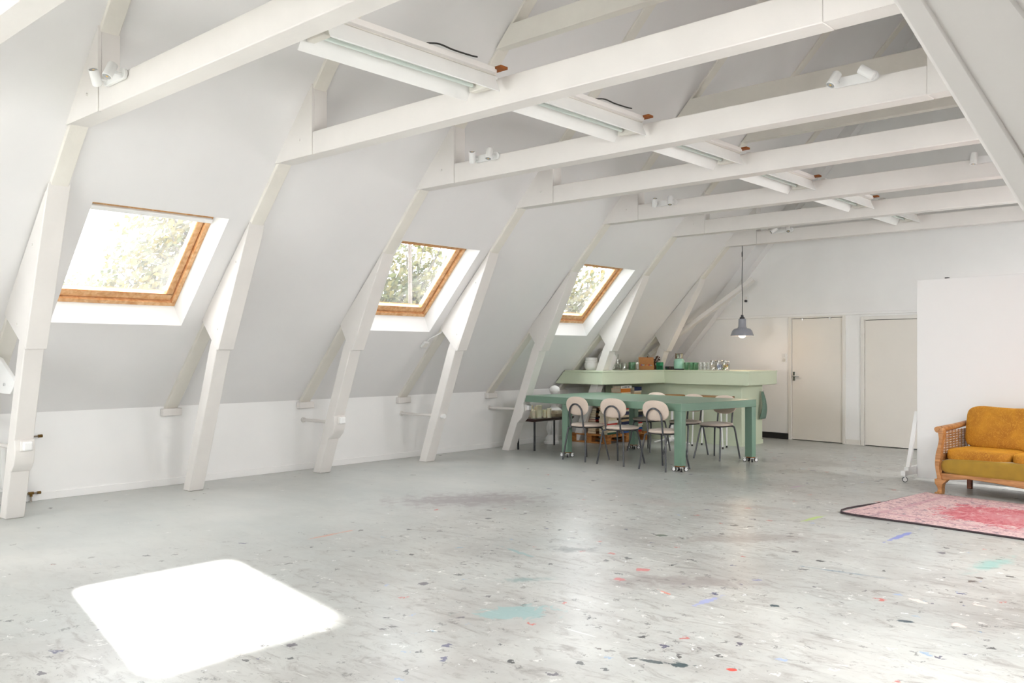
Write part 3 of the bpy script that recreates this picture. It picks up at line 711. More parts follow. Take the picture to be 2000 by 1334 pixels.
# ------------------------------------------------------------------ radiator and pipe stubs at the left
T = thing('radiator', 'white panel radiator at the left edge behind the leftmost post', 'radiator', (.06, -.35, .0))
rb = MB(); rb.box(.02, .05, -.8, .60, .13, .57)
for k in range(22): rb.box(.05, .058, -.78+k*.0625, -.745+k*.0625, .16, .545)
rb.build('panel', M['whitemetal'], T, bevel=.004)
MB().tube([(.035, .60, .53), (.035, .66, .53)], .022, 14).build('valve', M['white'], T)
MB().tube([(.035, .63, .53), (.035, .63, .60)], .008, 10).build('bleed_screw', M['chrome'], T)
MB().tube([(.035, .57, 0), (.035, .57, .14)], .010, 10).build('pipe', M['whitemetal'], T)
T = thing('pipe_stub', 'capped pipe stub sticking out beside the leftmost post, upper one', 'pipe', (.04, .40, .63))
MB().tube([(-.055, 0, -.004), (-.005, 0, -.004), (0, .03, -.003), (0, .13, 0)], .008, 10).build('pipe', M['copper'], T)
MB().tube([(0, .13, 0), (0, .17, .001)], .015, 8).build('brass_cap', M['brass'], T)
T = thing('pipe_tee', 'brass pipe tee low on the wall, beside the leftmost post near the floor', 'pipe', (.04, .416, 0))
MB().tube(smooth_path([(-.02, 0, .23), (0, .002, .18), (0, 0, .08), (0, 0, 0)], 4), .008, 10).build('riser', M['copper'], T)
MB().tube([(0, 0, .082), (0, .135, .081)], .008, 10).build('cross_pipe', M['copper'], T)
MB().tube([(0, .052, .08), (0, .052, 0)], .008, 10).build('drop_pipe', M['copper'], T)
tf = MB(); tf.tube([(0, .025, .082), (0, .075, .082)], .014, 8); tf.tube([(0, .052, .082), (0, .052, .05)], .014, 8)
tf.build('tee_fitting', M['brass'], T)
MB().tube([(0, .105, .081), (0, .14, .081)], .014, 8).build('brass_cap', M['brass'], T)

# ------------------------------------------------------------------ green work table on casters
TR = math.radians(-7.5)
T = thing('work_table', 'large dark green table on casters with six chairs around it', 'table', (2.285, 7.486, 0), TR)
MB().box(-1.43, 1.43, -.785, .785, .732, .826).build('table_top', M['green'], T, bevel=.004)
for (lx, ly) in ((1.372, -.735), (1.372, .735), (-.60, -.735), (-.68, .735)):
    lg = MB().box(lx-.055, lx+.055, ly-.045, ly+.045, .066, .732).build('leg', M['green'], T, bevel=.004)
    MB().box(lx-.045, lx+.045, ly-.037, ly+.037, .056, .066).build('caster_plate', M['ply'], lg)
    for dx, dy, an in ((-.056, -.044, .4), (.056, -.044, 2.2), (.056, .044, .9), (-.056, .044, 2.6)):
        Mx = Matrix.Translation((lx+dx, ly+dy, .026)) @ Matrix.Rotation(an, 4, 'Z') @ Matrix.Rotation(PI/2, 4, 'X')
        c = MB()
        c.lathe([(.012, -.013), (.026, -.011), (.026, .011), (.012, .013)], seg=18, mi=0, M=Mx)
        c.lathe([(0, -.0145), (.019, -.0145), (.019, -.010)], seg=16, mi=1, M=Mx)
        c.lathe([(0, .0145), (.019, .0145), (.019, .010)], seg=16, mi=1, M=Mx)
        c.box(-.016, .016, -.02, .02, .022, .030, 1, Matrix.Translation((lx+dx, ly+dy, .026)) @ Matrix.Rotation(an, 4, 'Z'))
        c.box(min(dx, 0)*1+lx-.012 if dx < 0 else lx, lx+.012 if dx < 0 else lx+dx+.012, ly+dy*.8-.012, ly+dy*.8+.012, .050, .057, 0)
        c.build('caster', [M['rubber'], M['white']], lg)

# ------------------------------------------------------------------ dining chairs
def make_chair(label):
    T = thing('dining_chair', label, 'chair', (0, 0, 0), 0, 'beige upholstered chairs around the green table')
    MB().ell((0, .015, .472), (.218, .208, .030), 36, 10, .8).build('seat', M['fabric'], T)
    MB().ell((0, .015, .445), (.20, .19, .008), 30, 6, .6).build('seat_frame', M['gun'], T)
    w = .118
    ar = [(-w, -.168, .44), (-w, -.182, .54)] + [(w*math.cos(a), -.196-.012*math.sin(a), .637+.122*math.sin(a)) for a in [PI-PI*k/16 for k in range(17)]] + [(w, -.182, .54), (w, -.168, .44)]
    MB().tube(smooth_path(ar, 3), .0115, 10).build('back_frame', M['gun'], T)
    Mx = Matrix.Translation((0, -.168, .732)) @ Matrix.Rotation(math.radians(8), 4, 'X')
    MB().ell((0, 0, 0), (.205, .026, .128), 40, 14, .82, M=Mx).build('backrest', M['fabric'], T)
    for sx in (-1, 1):
        MB().tube(smooth_path([(sx*.118, -.165, .442), (sx*.145, -.170, .436), (sx*.165, -.178, .405), (sx*.19, -.205, .2), (sx*.213, -.232, .0)], 5), .0115, 10).build('leg', M['gun'], T)
        MB().tube(smooth_path([(sx*.08, .09, .436), (sx*.135, .125, .436), (sx*.165, .145, .405), (sx*.19, .185, .2), (sx*.215, .228, .0)], 5), .0115, 10).build('leg', M['gun'], T)
    return T
ch = make_chair('beige chair on the near side of the green table, leftmost with its back to us')
ch.location = (1.985, 6.755, 0); ch.rotation_euler.z = TR
for x, y, r, lab in ((2.59, 6.705, -.02, 'beige chair in the middle of the near side of the green table, back to us'),
                     (3.295, 6.63, -.13, 'beige chair on near side of green table, rightmost, beside near right table leg'),
                     (2.02, 8.235, PI-.13, 'beige chair on far side of the green table, leftmost, by the books'),
                     (2.695, 8.145, PI-.16, 'beige chair in middle of the green table far side, partly behind a table leg'),
                     (3.235, 8.055, PI-.13, 'beige chair at right end of the green table far side, whole seat visible')):
    c = copy_tree(ch); c.location = (x, y, 0); c.rotation_euler.z = r; c['label'] = lab

# ------------------------------------------------------------------ sage bar counter
T = thing('bar_counter', 'sage green bar counter with deep fascia, against the back corner', 'counter', (1.6, 9.6, 0))
O = lambda x, y: (x-1.6, y-9.6)
mr = lambda z: (z-RA)/RB
C2, C1 = (2.955, 9.54), (1.34, 9.742)
body = MB().prism([O(2.765, 9.683), O(2.765, 10.378), O(.95, 10.60), O(.95, 9.91)], 0, .95, 'z').build('body', M['sage'], T, bevel=.004)
MB().prism([O(2.775, 9.672), O(2.775, 10.385), O(2.768, 10.385), O(2.768, 9.679), O(.95, 9.90), O(.95, 9.89)], 0, .07, 'z').build('plinth', M['sage'], body)
MB().prism([(.02-1.6, 0), (.95-1.6, 0), (.95-1.6, .95), (.092-1.6, .95), (.02-1.6, .87)], 9.912-9.6, 9.95-9.6).build('back_panel', M['sage'], T)
top = [O(.31, 8.392), O(1.058, 8.392), O(C1[0]+.003, C1[1]-.008), O(2.963, 9.532), O(2.963, 10.50), O(.31, 10.75)]
MB().prism(top, 1.140, 1.165, 'z').build('counter_top', M['sage'], T, bevel=.003)
f = MB(); th = .022
f.prism([(mr(.955)+.02-1.6, .952), (1.05-1.6, .952), (1.05-1.6, 1.140), (mr(1.14)+.02-1.6, 1.140)], 8.40-9.6, 8.40+th-9.6)
f.prism([O(1.05, 8.40+th), O(1.05, 8.40), O(*C1), O(C1[0]-th, C1[1]+th)], .952, 1.140, 'z')
f.prism([O(*C1), O(*C2), O(C2[0]-th, C2[1]+th), O(C1[0]-th, C1[1]+th)], .952, 1.140, 'z')
f.prism([O(*C2), O(2.955, 10.50), O(2.955-th, 10.50), O(2.955-th, 9.54+th)], .952, 1.140, 'z')
f.build('fascia', M['sage'], T, bevel=.002)
MB().prism([O(.12, 8.43), O(1.03, 8.43), O(1.30, 9.74), O(2.93, 9.55), O(2.93, 10.48), O(.12, 10.7)], .945, .953, 'z').build('underside', M['sage'], T, smooth=False)

T = thing('hanging_cloth', 'grey green cloth hanging at the right end of the bar', 'cloth', (2.80, 10.28, .40))
cl = MB(); rows = []
for k in range(15):
    z = .43*k/14; wd = .09*(1-.75*(k/14)**2); row = []
    for j in range(9):
        u = -1+2*j/8; row.append((.015+.030*math.sin(k/14*PI)*1.0+.010*math.sin(u*7+k*.3), u*wd, z))
    rows.append(cl.verts(row))
for a, b in zip(rows, rows[1:]):
    for j in range(8): cl.face([a[j], a[j+1], b[j+1], b[j]])
co = cl.build('cloth', M['towel'], T); sm = co.modifiers.new('Solid', 'SOLIDIFY'); sm.thickness = .012; sm.offset = 0
MB().tube([(-.03, 0, .43), (.03, 0, .43), (.035, 0, .45)], .006, 8).build('hook', M['chrome'], T)

# ------------------------------------------------------------------ things on the bar
ZC = 1.165
def lathe_thing(name, label, cat, x, y, z, prof, m, group=None, seg=20, extra=()):
    o = MB().lathe(prof, seg=seg).build(name, m, None); o.location = (x, y, z); tag(o, label, cat, group); return o
T = lathe_thing('ribbed_pot', 'white ribbed ceramic pot on the left end of the bar', 'pot', .615, 8.70, ZC,
    [(0, 0), (.075, 0), (.095, .02), (.108, .06), (.108, .10), (.097, .125), (.102, .132), (.102, .152), (.096, .158), (.102, .166), (.102, .188), (.096, .194), (.098, .205), (.088, .205), (.085, .02), (0, .012)], M['ceramic'], seg=28)
T = lathe_thing('curved_vase', 'tall white curvy vase standing behind the post on the bar', 'vase', .735, 8.97, ZC,
    [(0, 0), (.09, 0), (.095, .02), (.105, .05), (.135, .11), (.155, .19), (.145, .23), (.11, .285), (.075, .32), (.066, .345), (.074, .36), (.066, .36), (.058, .33), (.06, .2), (0, .02)], M['ceramic'], seg=30)
tumbler = [(0, 0), (.030, 0), (.036, .010), (.040, .085), (.037, .085), (.033, .014), (0, .010)]
stackpos = [(.58, 9.30, 0), (.67, 9.27, 0), (.76, 9.34, 0), (.62, 9.40, 0), (.625, 9.31, 1), (.715, 9.31, 1), (.67, 9.33, 2)]
GW = ['left', 'middle', 'right', 'rear left']
for k, (x, y, lv) in enumerate(stackpos):
    lab = ('clear tumbler, %s of the bottom layer of the glass stack on the bar' % GW[k]) if lv == 0 else ('clear tumbler, %s of the second layer of the glass stack on the bar' % ['left', 'right'][k-4] if lv == 1 else 'clear tumbler topping the glass stack on the bar')
    lathe_thing('tumbler', lab, 'glass', x, y, ZC+lv*.0865, tumbler, M['glass'], 'stacked clear tumblers')
jar = [(0, 0), (.040, 0), (.046, .008), (.046, .10), (.038, .118), (.034, .118), (.040, .1), (.040, .012), (0, .01)]
o = lathe_thing('preserve_jar', 'short clear jar right of the tumbler stack, before the green glasses', 'jar', .872, 9.25, ZC, jar, M['glass'])
o = lathe_thing('green_jar', 'wide green glass jar left of the open cardboard box', 'jar', .99, 9.32, ZC, [(0, 0), (.055, 0), (.060, .008), (.060, .125), (.056, .13), (.052, .125), (.054, .012), (0, .01)], M['gglass'])
o = lathe_thing('narrow_glass', 'narrow clear glass squeezed between green jar and cardboard box', 'glass', 1.085, 9.33, ZC, [(0, 0), (.024, 0), (.028, .006), (.030, .125), (.027, .125), (.024, .01), (0, .008)], M['glass'])

T = thing('cardboard_box', 'open cardboard box full of coloured sachets, lid raised, on the bar', 'box', (1.07, 9.62, ZC), .62)
b = MB(); w, d, h = .125, .075, .072
b.box(-w, w, -d, -d+.005, 0, h); b.box(-w, w, d-.005, d, 0, h); b.box(-w, -w+.005, -d, d, 0, h); b.box(w-.005, w, -d, d, 0, h); b.box(-w, w, -d, d, 0, .005)
b.build('tray', M['card'], T)
MB().prism([(d, h), (d+.055, h+.135), (d+.060, h+.133), (d+.005, h)], -w, w, 'x').build('lid', M['card'], T)
cols = [lin(226, 120, 50), lin(200, 60, 60), lin(120, 110, 190), lin(230, 225, 215), lin(120, 200, 200), lin(235, 150, 60), lin(214, 90, 70), lin(236, 190, 120)]
for k in range(14):
    mm = mat('sachet_paper_%d' % k, cols[k % 8], .7)
    MB().box(-.114+k*.0166, -.102+k*.0166, -.06, .06, .01, h+.006+random.random()*.012).build('sachet', mm, T)

T = thing('teal_candle_glass', 'square teal glass block on the bar, right of the cardboard box', 'candle glass', (1.17, 9.87, ZC), .62)
tb = MB(); tb.box(-.058, .058, -.058, .058, 0, .125)
tb.build('glass_block', M['teal'], T, bevel=.006)
MB().box(-.045, .045, -.045, .045, .012, .07).build('wax', mat('teal_wax', lin(24, 130, 100), .5), T, bevel=.006)
T = thing('dried_twigs', 'bunch of dried brown twigs behind cardboard box and teal glass', 'twigs', (.98, 9.98, ZC))
MB().lathe([(0, 0), (.04, 0), (.045, .02), (.035, .08), (.025, .10), (.020, .10), (.028, .07), (0, .01)], seg=16).build('pot', M['twig'], T)
tw = MB(); rnd = random.Random(5)
for k in range(16):
    a = rnd.random()*6.28; r = .03+.10*rnd.random(); hh = .15+.08*rnd.random()
    tw.tube(smooth_path([(0, 0, .08), (r*.4*math.cos(a), r*.4*math.sin(a), hh*.7), (r*math.cos(a), r*math.sin(a), hh)], 4), .004, 6)
    tw.ell((r*math.cos(a), r*math.sin(a), hh), (.014, .012, .010), 8, 6)
tw.build('twig_bunch', M['twig'], T)

T = thing('small_black_tray', 'small low black tray left of the mint bottle on the bar', 'tray', (1.33, 9.95, ZC), -.1)
MB().box(-.075, .075, -.05, .05, 0, .055).build('tray_body', M['black'], T, bevel=.006)
MB().tube([(-.05, -.055, .02), (-.05, -.05, .02)], .012, 12).build('button', M['chrome'], T)
MB().tube([(.03, -.055, .035), (.03, -.05, .035)], .010, 12).build('button', M['chrome'], T)
T = thing('mint_flask', 'mint green flask with shiny steel collar on the bar', 'flask', (1.575, 9.82, ZC))
MB().lathe([(0, .022), (.080, .022), (.086, .034), (.087, .14), (.080, .165), (.060, .182), (.060, .186), (0, .186)], seg=32).build('flask_body', M['mint'], T)
MB().lathe([(0, 0), (.082, 0), (.084, .01), (.080, .023), (0, .023)], seg=32).build('base', M['rubber'], T)
MB().lathe([(.062, .186), (.066, .20), (.064, .262), (.068, .27), (.064, .274), (0, .274)], seg=32).build('collar', M['steel'], T)
for x, y, c, lab in ((1.725, 9.80, 'gglass', 'green tumbler just right of the mint flask'), (1.815, 9.80, 'gglass', 'green tumbler second from the mint flask'), (1.895, 9.81, 'gglass', 'green tumbler third from mint flask, next to clear ones')):
    lathe_thing('green_tumbler', lab, 'glass', x, y, ZC, [(0, 0), (.033, 0), (.038, .008), (.041, .125), (.038, .125), (.034, .012), (0, .01)], M[c], 'green tumblers by the flask')
pp = [(1.985, 9.80, 0), (2.06, 9.79, 0), (2.135, 9.78, 0), (1.985, 9.80, 1), (2.06, 9.79, 1), (2.135, 9.78, 1)]
nm = ['left', 'middle', 'right']
for k, (x, y, lv) in enumerate(pp):
    lathe_thing('small_tumbler', 'small clear tumbler, %s of the %s row between green tumblers and sweet jars' % (nm[k % 3], 'upper' if lv else 'lower'), 'glass', x, y, ZC+lv*.0625,
        [(0, 0), (.028, 0), (.032, .006), (.035, .062), (.032, .062), (.029, .010), (0, .008)], M['glass'], 'small clear tumblers in two rows')
for x, y, c, lab in ((2.235, 9.76, lin(238, 224, 204), 'clip-top jar with cream sweets, leftmost of three on the bar'), (2.352, 9.745, lin(176, 186, 214), 'clip-top jar with pale blue sweets, middle of three on the bar'), (2.472, 9.73, None, 'clip-top jar with multicoloured sweets, rightmost of three on the bar')):
    T = thing('clip_top_jar', lab, 'jar', (x, y, ZC), 0, 'clip-top sweet jars on the bar')
    MB().lathe([(0, 0), (.048, 0), (.056, .008), (.056, .105), (.044, .128), (.044, .140), (.040, .140), (.040, .126), (.051, .102), (.051, .012), (0, .01)], seg=24).build('glass_body', M['glass'], T)
    sw = MB(); rnd = random.Random(int(x*100)); pal = [c]*4 if c else [lin(140, 190, 60), lin(240, 200, 70), lin(226, 120, 60), lin(238, 226, 200)]
    for k in range(70):
        a = rnd.random()*6.28; r = .038*math.sqrt(rnd.random())
        sw.ell((r*math.cos(a), r*math.sin(a), .022+.072*rnd.random()), (.012, .012, .009), 8, 6, mi=k % 4)
    s_ = sw.build('sweets', [mat('sweet', q, .5) for q in pal], T); s_['kind'] = 'stuff'
    MB().lathe([(0, .142), (.046, .142), (.050, .146), (.050, .156), (.044, .162), (0, .162)], seg=24).build('lid', M['steel'], T)
    MB().tube([(.050, 0, .11), (.056, 0, .135), (.052, 0, .155)], .003, 6).build('clip', M['chrome'], T)

# ------------------------------------------------------------------ pallet and piles of books under the counter
T = thing('wooden_pallet', 'wooden pallet on the floor carrying piles of books under the counter', 'pallet', (.30, 8.58, 0), -.03)
for y in (0, .50, 1.0):
    MB().box(0, .74, y, y+.10, 0, .022).build('bottom_board', M['pallet'], T, bevel=.003)
    for x in (0, .32, .64):
        MB().box(x, x+.10, y, y+.10, .022, .10).build('block', M['pallet'], T, bevel=.003)
for x in (0, .32, .64):
    MB().box(x, x+.10, 0, 1.10, .10, .120).build('stringer', M['pallet'], T, bevel=.003)
for k in range(7):
    y = k*.163
    MB().box(0, .74, y, y+.12, .120, .143).build('top_board', M['pallet'], T, bevel=.003)

BC = {'cream': (226, 212, 186), 'tan': (196, 164, 122), 'white': (232, 228, 220), 'navy': (34, 42, 84), 'red': (196, 44, 36), 'black': (34, 32, 34),
      'brown': (108, 74, 48), 'ochre': (190, 128, 46), 'grey': (150, 142, 138), 'dark green': (28, 92, 74), 'blue': (44, 92, 160), 'orange': (206, 120, 44), 'beige': (206, 188, 160)}
BM = {k: mat('book_cover_' + k.replace(' ', '_'), lin(*v), .5) for k, v in BC.items()}
ORD = ['lowest', 'second', 'third', 'fourth', 'fifth', 'sixth', 'seventh', 'eighth', 'ninth', 'tenth', 'eleventh', 'twelfth', 'thirteenth', 'fourteenth', 'fifteenth', 'sixteenth', 'seventeenth', 'eighteenth', 'nineteenth', 'twentieth']
def book(x, y, z, w, l, h, col, label, rz, group):
    # pages toward -y and -x, spine on +x
    t = .003
    mb = MB()
    mb.box(-w/2, w/2, -l/2, l/2, 0, t, 0); mb.box(-w/2, w/2, -l/2, l/2, h-t, h, 0); mb.box(w/2-t, w/2, -l/2, l/2, t, h-t, 0)
    mb.box(-w/2+.006, w/2-t, -l/2+.005, l/2-.005, t, h-t, 1)
    o = mb.build('book', [BM[col], M['paper']], None, smooth=False); o.location = (x, y, z); o.rotation_euler.z = rz
    return tag(o, label, 'book', group)
def stack(x1, y0, cols, hs, where, group, seed, wl=(.20, .28)):
    r = random.Random(seed); z = .1435
    for k, (c, h) in enumerate(zip(cols, hs)):
        w = wl[0]*(1-.18*r.random()); l = wl[1]*(1-.16*r.random())
        lab = '%s book, %s from the bottom of the %s' % (c, ORD[k], where) if k else '%s book at the bottom of the %s' % (c, where)
        if k == len(cols)-1: lab = '%s book on top of the %s' % (c, where)
        b = book(x1-w/2+r.uniform(-.008, .008), y0+l/2+r.uniform(-.008, .008), z, w, l, h, c, lab, r.uniform(-.05, .05), group)
        z += h+.0005
    return b, z
stack(.74, 8.66, ['brown', 'tan', 'cream', 'black', 'brown', 'red', 'navy', 'brown', 'tan', 'black', 'brown'], [.04, .035, .03, .05, .04, .03, .035, .04, .03, .035, .04], 'leftmost pile on the pallet', 'books piled on the pallet', 1, (.18, .22))
stack(1.0, 8.625, ['dark green', 'cream', 'tan', 'white', 'black', 'red', 'white', 'cream', 'beige', 'white', 'tan', 'cream', 'black', 'ochre', 'cream', 'white', 'tan', 'cream', 'brown'],
      [.032, .026, .03, .026, .030, .030, .040, .034, .045, .03, .034, .03, .022, .03, .028, .03, .026, .03, .03], 'front pile on the pallet', 'books piled on the pallet', 2)
b, z = stack(1.0, 9.00, ['blue', 'cream', 'red', 'white', 'navy', 'tan', 'black', 'beige', 'navy', 'cream', 'red', 'dark green', 'white', 'navy', 'black', 'tan', 'cream', 'orange', 'white'],
      [.036, .034, .034, .03, .05, .034, .03, .04, .055, .03, .03, .03, .032, .055, .05, .04, .042, .062, .045], 'tall middle pile on the pallet', 'books piled on the pallet', 3, (.20, .30))
lt = MB(); r = random.Random(4)
yy = -.11
while yy < .08:
    w = .008+.008*r.random(); lt.box(.0, .0014, yy, yy+w, .014, .030); yy += w+.004+(.012 if r.random() < .2 else 0)
sp = b.data
xm = max(v.co.x for v in sp.vertices)
l_ = lt.build('spine_lettering', BM['navy'], b, smooth=False); l_.location = (xm, 0, 0)
stack(1.0, 9.36, ['red', 'blue', 'cream', 'white', 'red', 'tan', 'navy', 'black', 'cream', 'black', 'navy', 'beige', 'white', 'black', 'tan', 'cream', 'navy'],
      [.03, .04, .03, .03, .05, .034, .05, .06, .03, .05, .05, .04, .045, .05, .05, .03, .06], 'rear pile on the pallet', 'books piled on the pallet', 6, (.19, .26))

# ------------------------------------------------------------------ low side table with candles
T = thing('side_table', 'low dark side table on thin black legs, candles on top', 'table', (.64, 7.50, 0))
MB().prism([(-.215, .430), (.175, .430), (.205, .452), (.205, .470), (-.185, .470)], -.46, .46).build('table_top', M['darkwood'], T, bevel=.003)
for x in (-.165, .155):
    for y in (-.425, .425):
        MB().box(x-.011, x+.011, y-.011, y+.011, 0, .432).build('leg', M['black'], T, bevel=.002)
CZ = .470
for x, y, r_, h, lab in ((.525, 7.30, .034, .185, 'tall ivory pillar candle, leftmost on the low dark table'), (.590, 7.36, .036, .165, 'medium ivory candle standing second row behind the shortest candles'),
                         (.595, 7.25, .033, .130, 'short ivory candle between the leftmost tall one and the front one'), (.665, 7.20, .036, .115, 'shortest ivory candle, at the front of the candle cluster'),
                         (.680, 7.31, .046, .190, 'thick tall ivory candle, tallest of the cluster on the dark table'), (.690, 7.43, .032, .120, 'short ivory candle right of the thick tall one'), (.765, 7.45, .034, .142, 'ivory candle at the right end of the cluster, next to the books')):
    o = MB().lathe([(0, 0), (r_, 0), (r_, h-.004), (r_-.004, h), (r_*.5, h-.004), (0, h-.008)], seg=20).build('pillar_candle', M['candle'], None)
    o.location = (x, y, CZ); tag(o, lab, 'candle', 'ivory pillar candles')
    MB().tube([(0, 0, h-.008), (.001, 0, h+.006)], .0015, 6).build('wick', M['dark'], o)
book(.64, 7.76, CZ, .24, .26, .048, 'beige', 'thick beige book lying under the other on the dark side table', -.08, 'books under the white candlestick')
book(.65, 7.765, CZ+.0485, .25, .27, .040, 'cream', 'cream book on top of another, under the white candlestick', .06, 'books under the white candlestick')
T = thing('candlestick', 'white ceramic candlestick holding a crumpled white globe, on two books', 'candlestick', (.625, 7.75, CZ+.089))
MB().lathe([(0, 0), (.108, 0), (.112, .012), (.092, .030), (.066, .044), (.056, .070), (.060, .090), (.068, .100), (.068, .108), (.05, .110), (.034, .14), (.03, .2), (.04, .235), (.062, .25), (.062, .256), (0, .256)], seg=28).build('stem', M['ceramic'], T)
gb = MB(); gb.ell((0, 0, .315), (.082, .082, .070), 24, 16)
rnd = random.Random(3)
for v in gb.bm.verts:
    f = 1+.06*math.sin(v.co.x*90+v.co.y*60)*math.sin(v.co.z*110)+.03*(rnd.random()-.5); v.co.x *= f; v.co.y *= f
gb.build('globe', M['ceramic'], T)
o = MB().lathe([(0, 0), (.125, 0), (.125, .03), (.10, .05), (.092, .09), (.070, .12), (.058, .14), (.066, .17), (.082, .22), (.084, .27), (.066, .325), (.052, .35), (.064, .37), (.066, .39), (.052, .41), (.085, .44), (.10, .445), (.10, .46), (0, .46)], seg=32).build('baluster_pedestal', M['ceramic'], None)
o.location = (.26, 8.12, 0); tag(o, 'white turned baluster pedestal on the floor behind the low dark table', 'pedestal')

# ------------------------------------------------------------------ stool and bench between table and bar
T = thing('pedestal_stool', 'white pedestal stool with four-star base and brown seat behind the green table', 'stool', (1.76, 9.30, 0), .2)
MB().lathe([(0, .745), (.19, .745), (.205, .755), (.205, .775), (.19, .785), (0, .785)], seg=32).build('seat', M['brownwood'], T)
MB().lathe([(0, .045), (.030, .045), (.028, .36), (.020, .365), (.020, .745), (0, .745)], seg=18).build('column', M['whitemetal'], T)
sb = MB()
for k in range(4):
    a = k*PI/2
    sb.tube([(0, 0, .085), (.10*math.cos(a), .10*math.sin(a), .07), (.29*math.cos(a), .29*math.sin(a), .018)], [.030, .022, .013], 8)
sb.build('star_base', M['whitemetal'], T)
T = thing('tube_leg_bench', 'brown-topped bench on white tube legs, between green table and bar', 'bench', (2.43, 9.33, 0), TR)
MB().box(-.33, .33, -.15, .15, .765, .785).build('bench_top', M['brownwood'], T, bevel=.003)
for x, y, sx in ((-.25, -.12, -.02), (.29, -.12, .03), (-.25, .12, -.02), (.22, .10, 0)):
    lg = MB().tube([(x-sx, y, .765), (x+sx*.6, y, .03)], .011, 10).build('leg', M['whitemetal'], T)
    MB().tube([(x+sx*.6, y, .03), (x+sx*.62, y, 0)], .014, 10).build('rubber_foot', M['rubber'], lg)

# ------------------------------------------------------------------ white mobile wall panel
PR = math.radians(-7)
T = thing('mobile_panel', 'large white wall panel on casters standing behind the gold sofa', 'panel', (5.944, 7.70, 0), PR)
MB().box(0, 3.0, 0, .05, .035, 2.262).build('board', M['lining'], T, bevel=.003)
for x in (.0, 2.96):
    bs = MB().box(x-.055, x-.003, -.28, .34, .075, .128).build('foot_beam', M['white'], T, bevel=.003)
    MB().box(x-.055, x-.003, -.20, .26, .128, .165).build('foot_block', M['white'], T, bevel=.003)
    MB().prism([(-.17, .165), (-.13, .165), (.05, .73), (.05, .78), (.03, .73)], x-.050, x-.006, 'x').build('brace', M['white'], T, bevel=.002)
    for y in (-.235, .29):
        Mx = Matrix.Translation((x-.028, y, .030)) @ Matrix.Rotation(.5, 4, 'Z') @ Matrix.Rotation(PI/2, 4, 'X')
        c = MB(); c.lathe([(.012, -.012), (.030, -.010), (.030, .010), (.012, .012)], seg=20, mi=0, M=Mx); c.lathe([(0, -.013), (.022, -.013), (.022, .013), (0, .013)], seg=16, mi=1, M=Mx)
        c.box(x-.040, x-.016, y-.012, y+.012, .045, .076, 1)
        c.build('caster', [M['gun'], M['white']], T)
MB().box(.30, .34, .01, .04, 2.262, 2.275).build('top_hook', M['black'], T)

# ------------------------------------------------------------------ sofa
SR = math.radians(-8)
W, Dp = 2.0, .70
T = thing('sofa', 'gold velvet sofa with carved wooden frame and cane arms', 'sofa', (6.39, 6.865, 0), SR)
# front rail: wooden apron with curved underside, olive upholstered front above it
pts = [(.02, .215), (W-.02, .215), (W-.02, .15)]
for k in range(25):
    u = 1-k/24; x = .10+(W-.20)*u
    pts.append((x, .150+.030*min(1, u*8, (1-u)*8)-.045*math.exp(-((u-.5)/.22)**2)+.0))
pts.append((.02, .15))
MB().prism(pts, -.015, .02).build('front_rail', M['oak'], T, bevel=.006)
MB().box(.02, .05, 0, Dp-.06, .16, .24).build('side_rail', M['oak'], T, bevel=.006)
MB().box(W-.05, W-.02, 0, Dp-.06, .16, .24).build('side_rail', M['oak'], T, bevel=.006)
MB().box(.06, W-.06, Dp-.06, Dp-.02, .16, .66).build('back_frame', M['oak'], T, bevel=.01)
u_ = MB(); u_.ell((W/2, .045, .288), (W/2-.030, .062, .092), 60, 14, .45)
u_.build('front_upholstery', M['velvet_olive'], T)
MB().box(.06, W-.06, .04, Dp-.09, .20, .345).build('seat_deck', M['velvet_olive'], T, bevel=.01)
for k in range(3):
    x0 = .065 + k*(W-.13)/3; ww = (W-.13)/3
    MB().ell((x0+ww/2, .30, .405), (ww/2-.003, .295, .062), 48, 16, .32).build('seat_cushion', M['velvet'], T)
for k in range(2):
    x0 = .085 + k*(W-.17)/2; ww = (W-.17)/2
    Mx = Matrix.Translation((x0+ww/2, .53, .660)) @ Matrix.Rotation(math.radians(-12), 4, 'X')
    cu = MB(); cu.ell((0, 0, 0), (ww/2-.004, .085, .22), 56, 20, .34, M=Mx)
    rnd = random.Random(k)
    for v in cu.bm.verts: v.co.z += .008*math.sin(v.co.x*9+k)*(1 if v.co.z > .75 else 0)
    cu.build('back_cushion', M['velvet'], T)
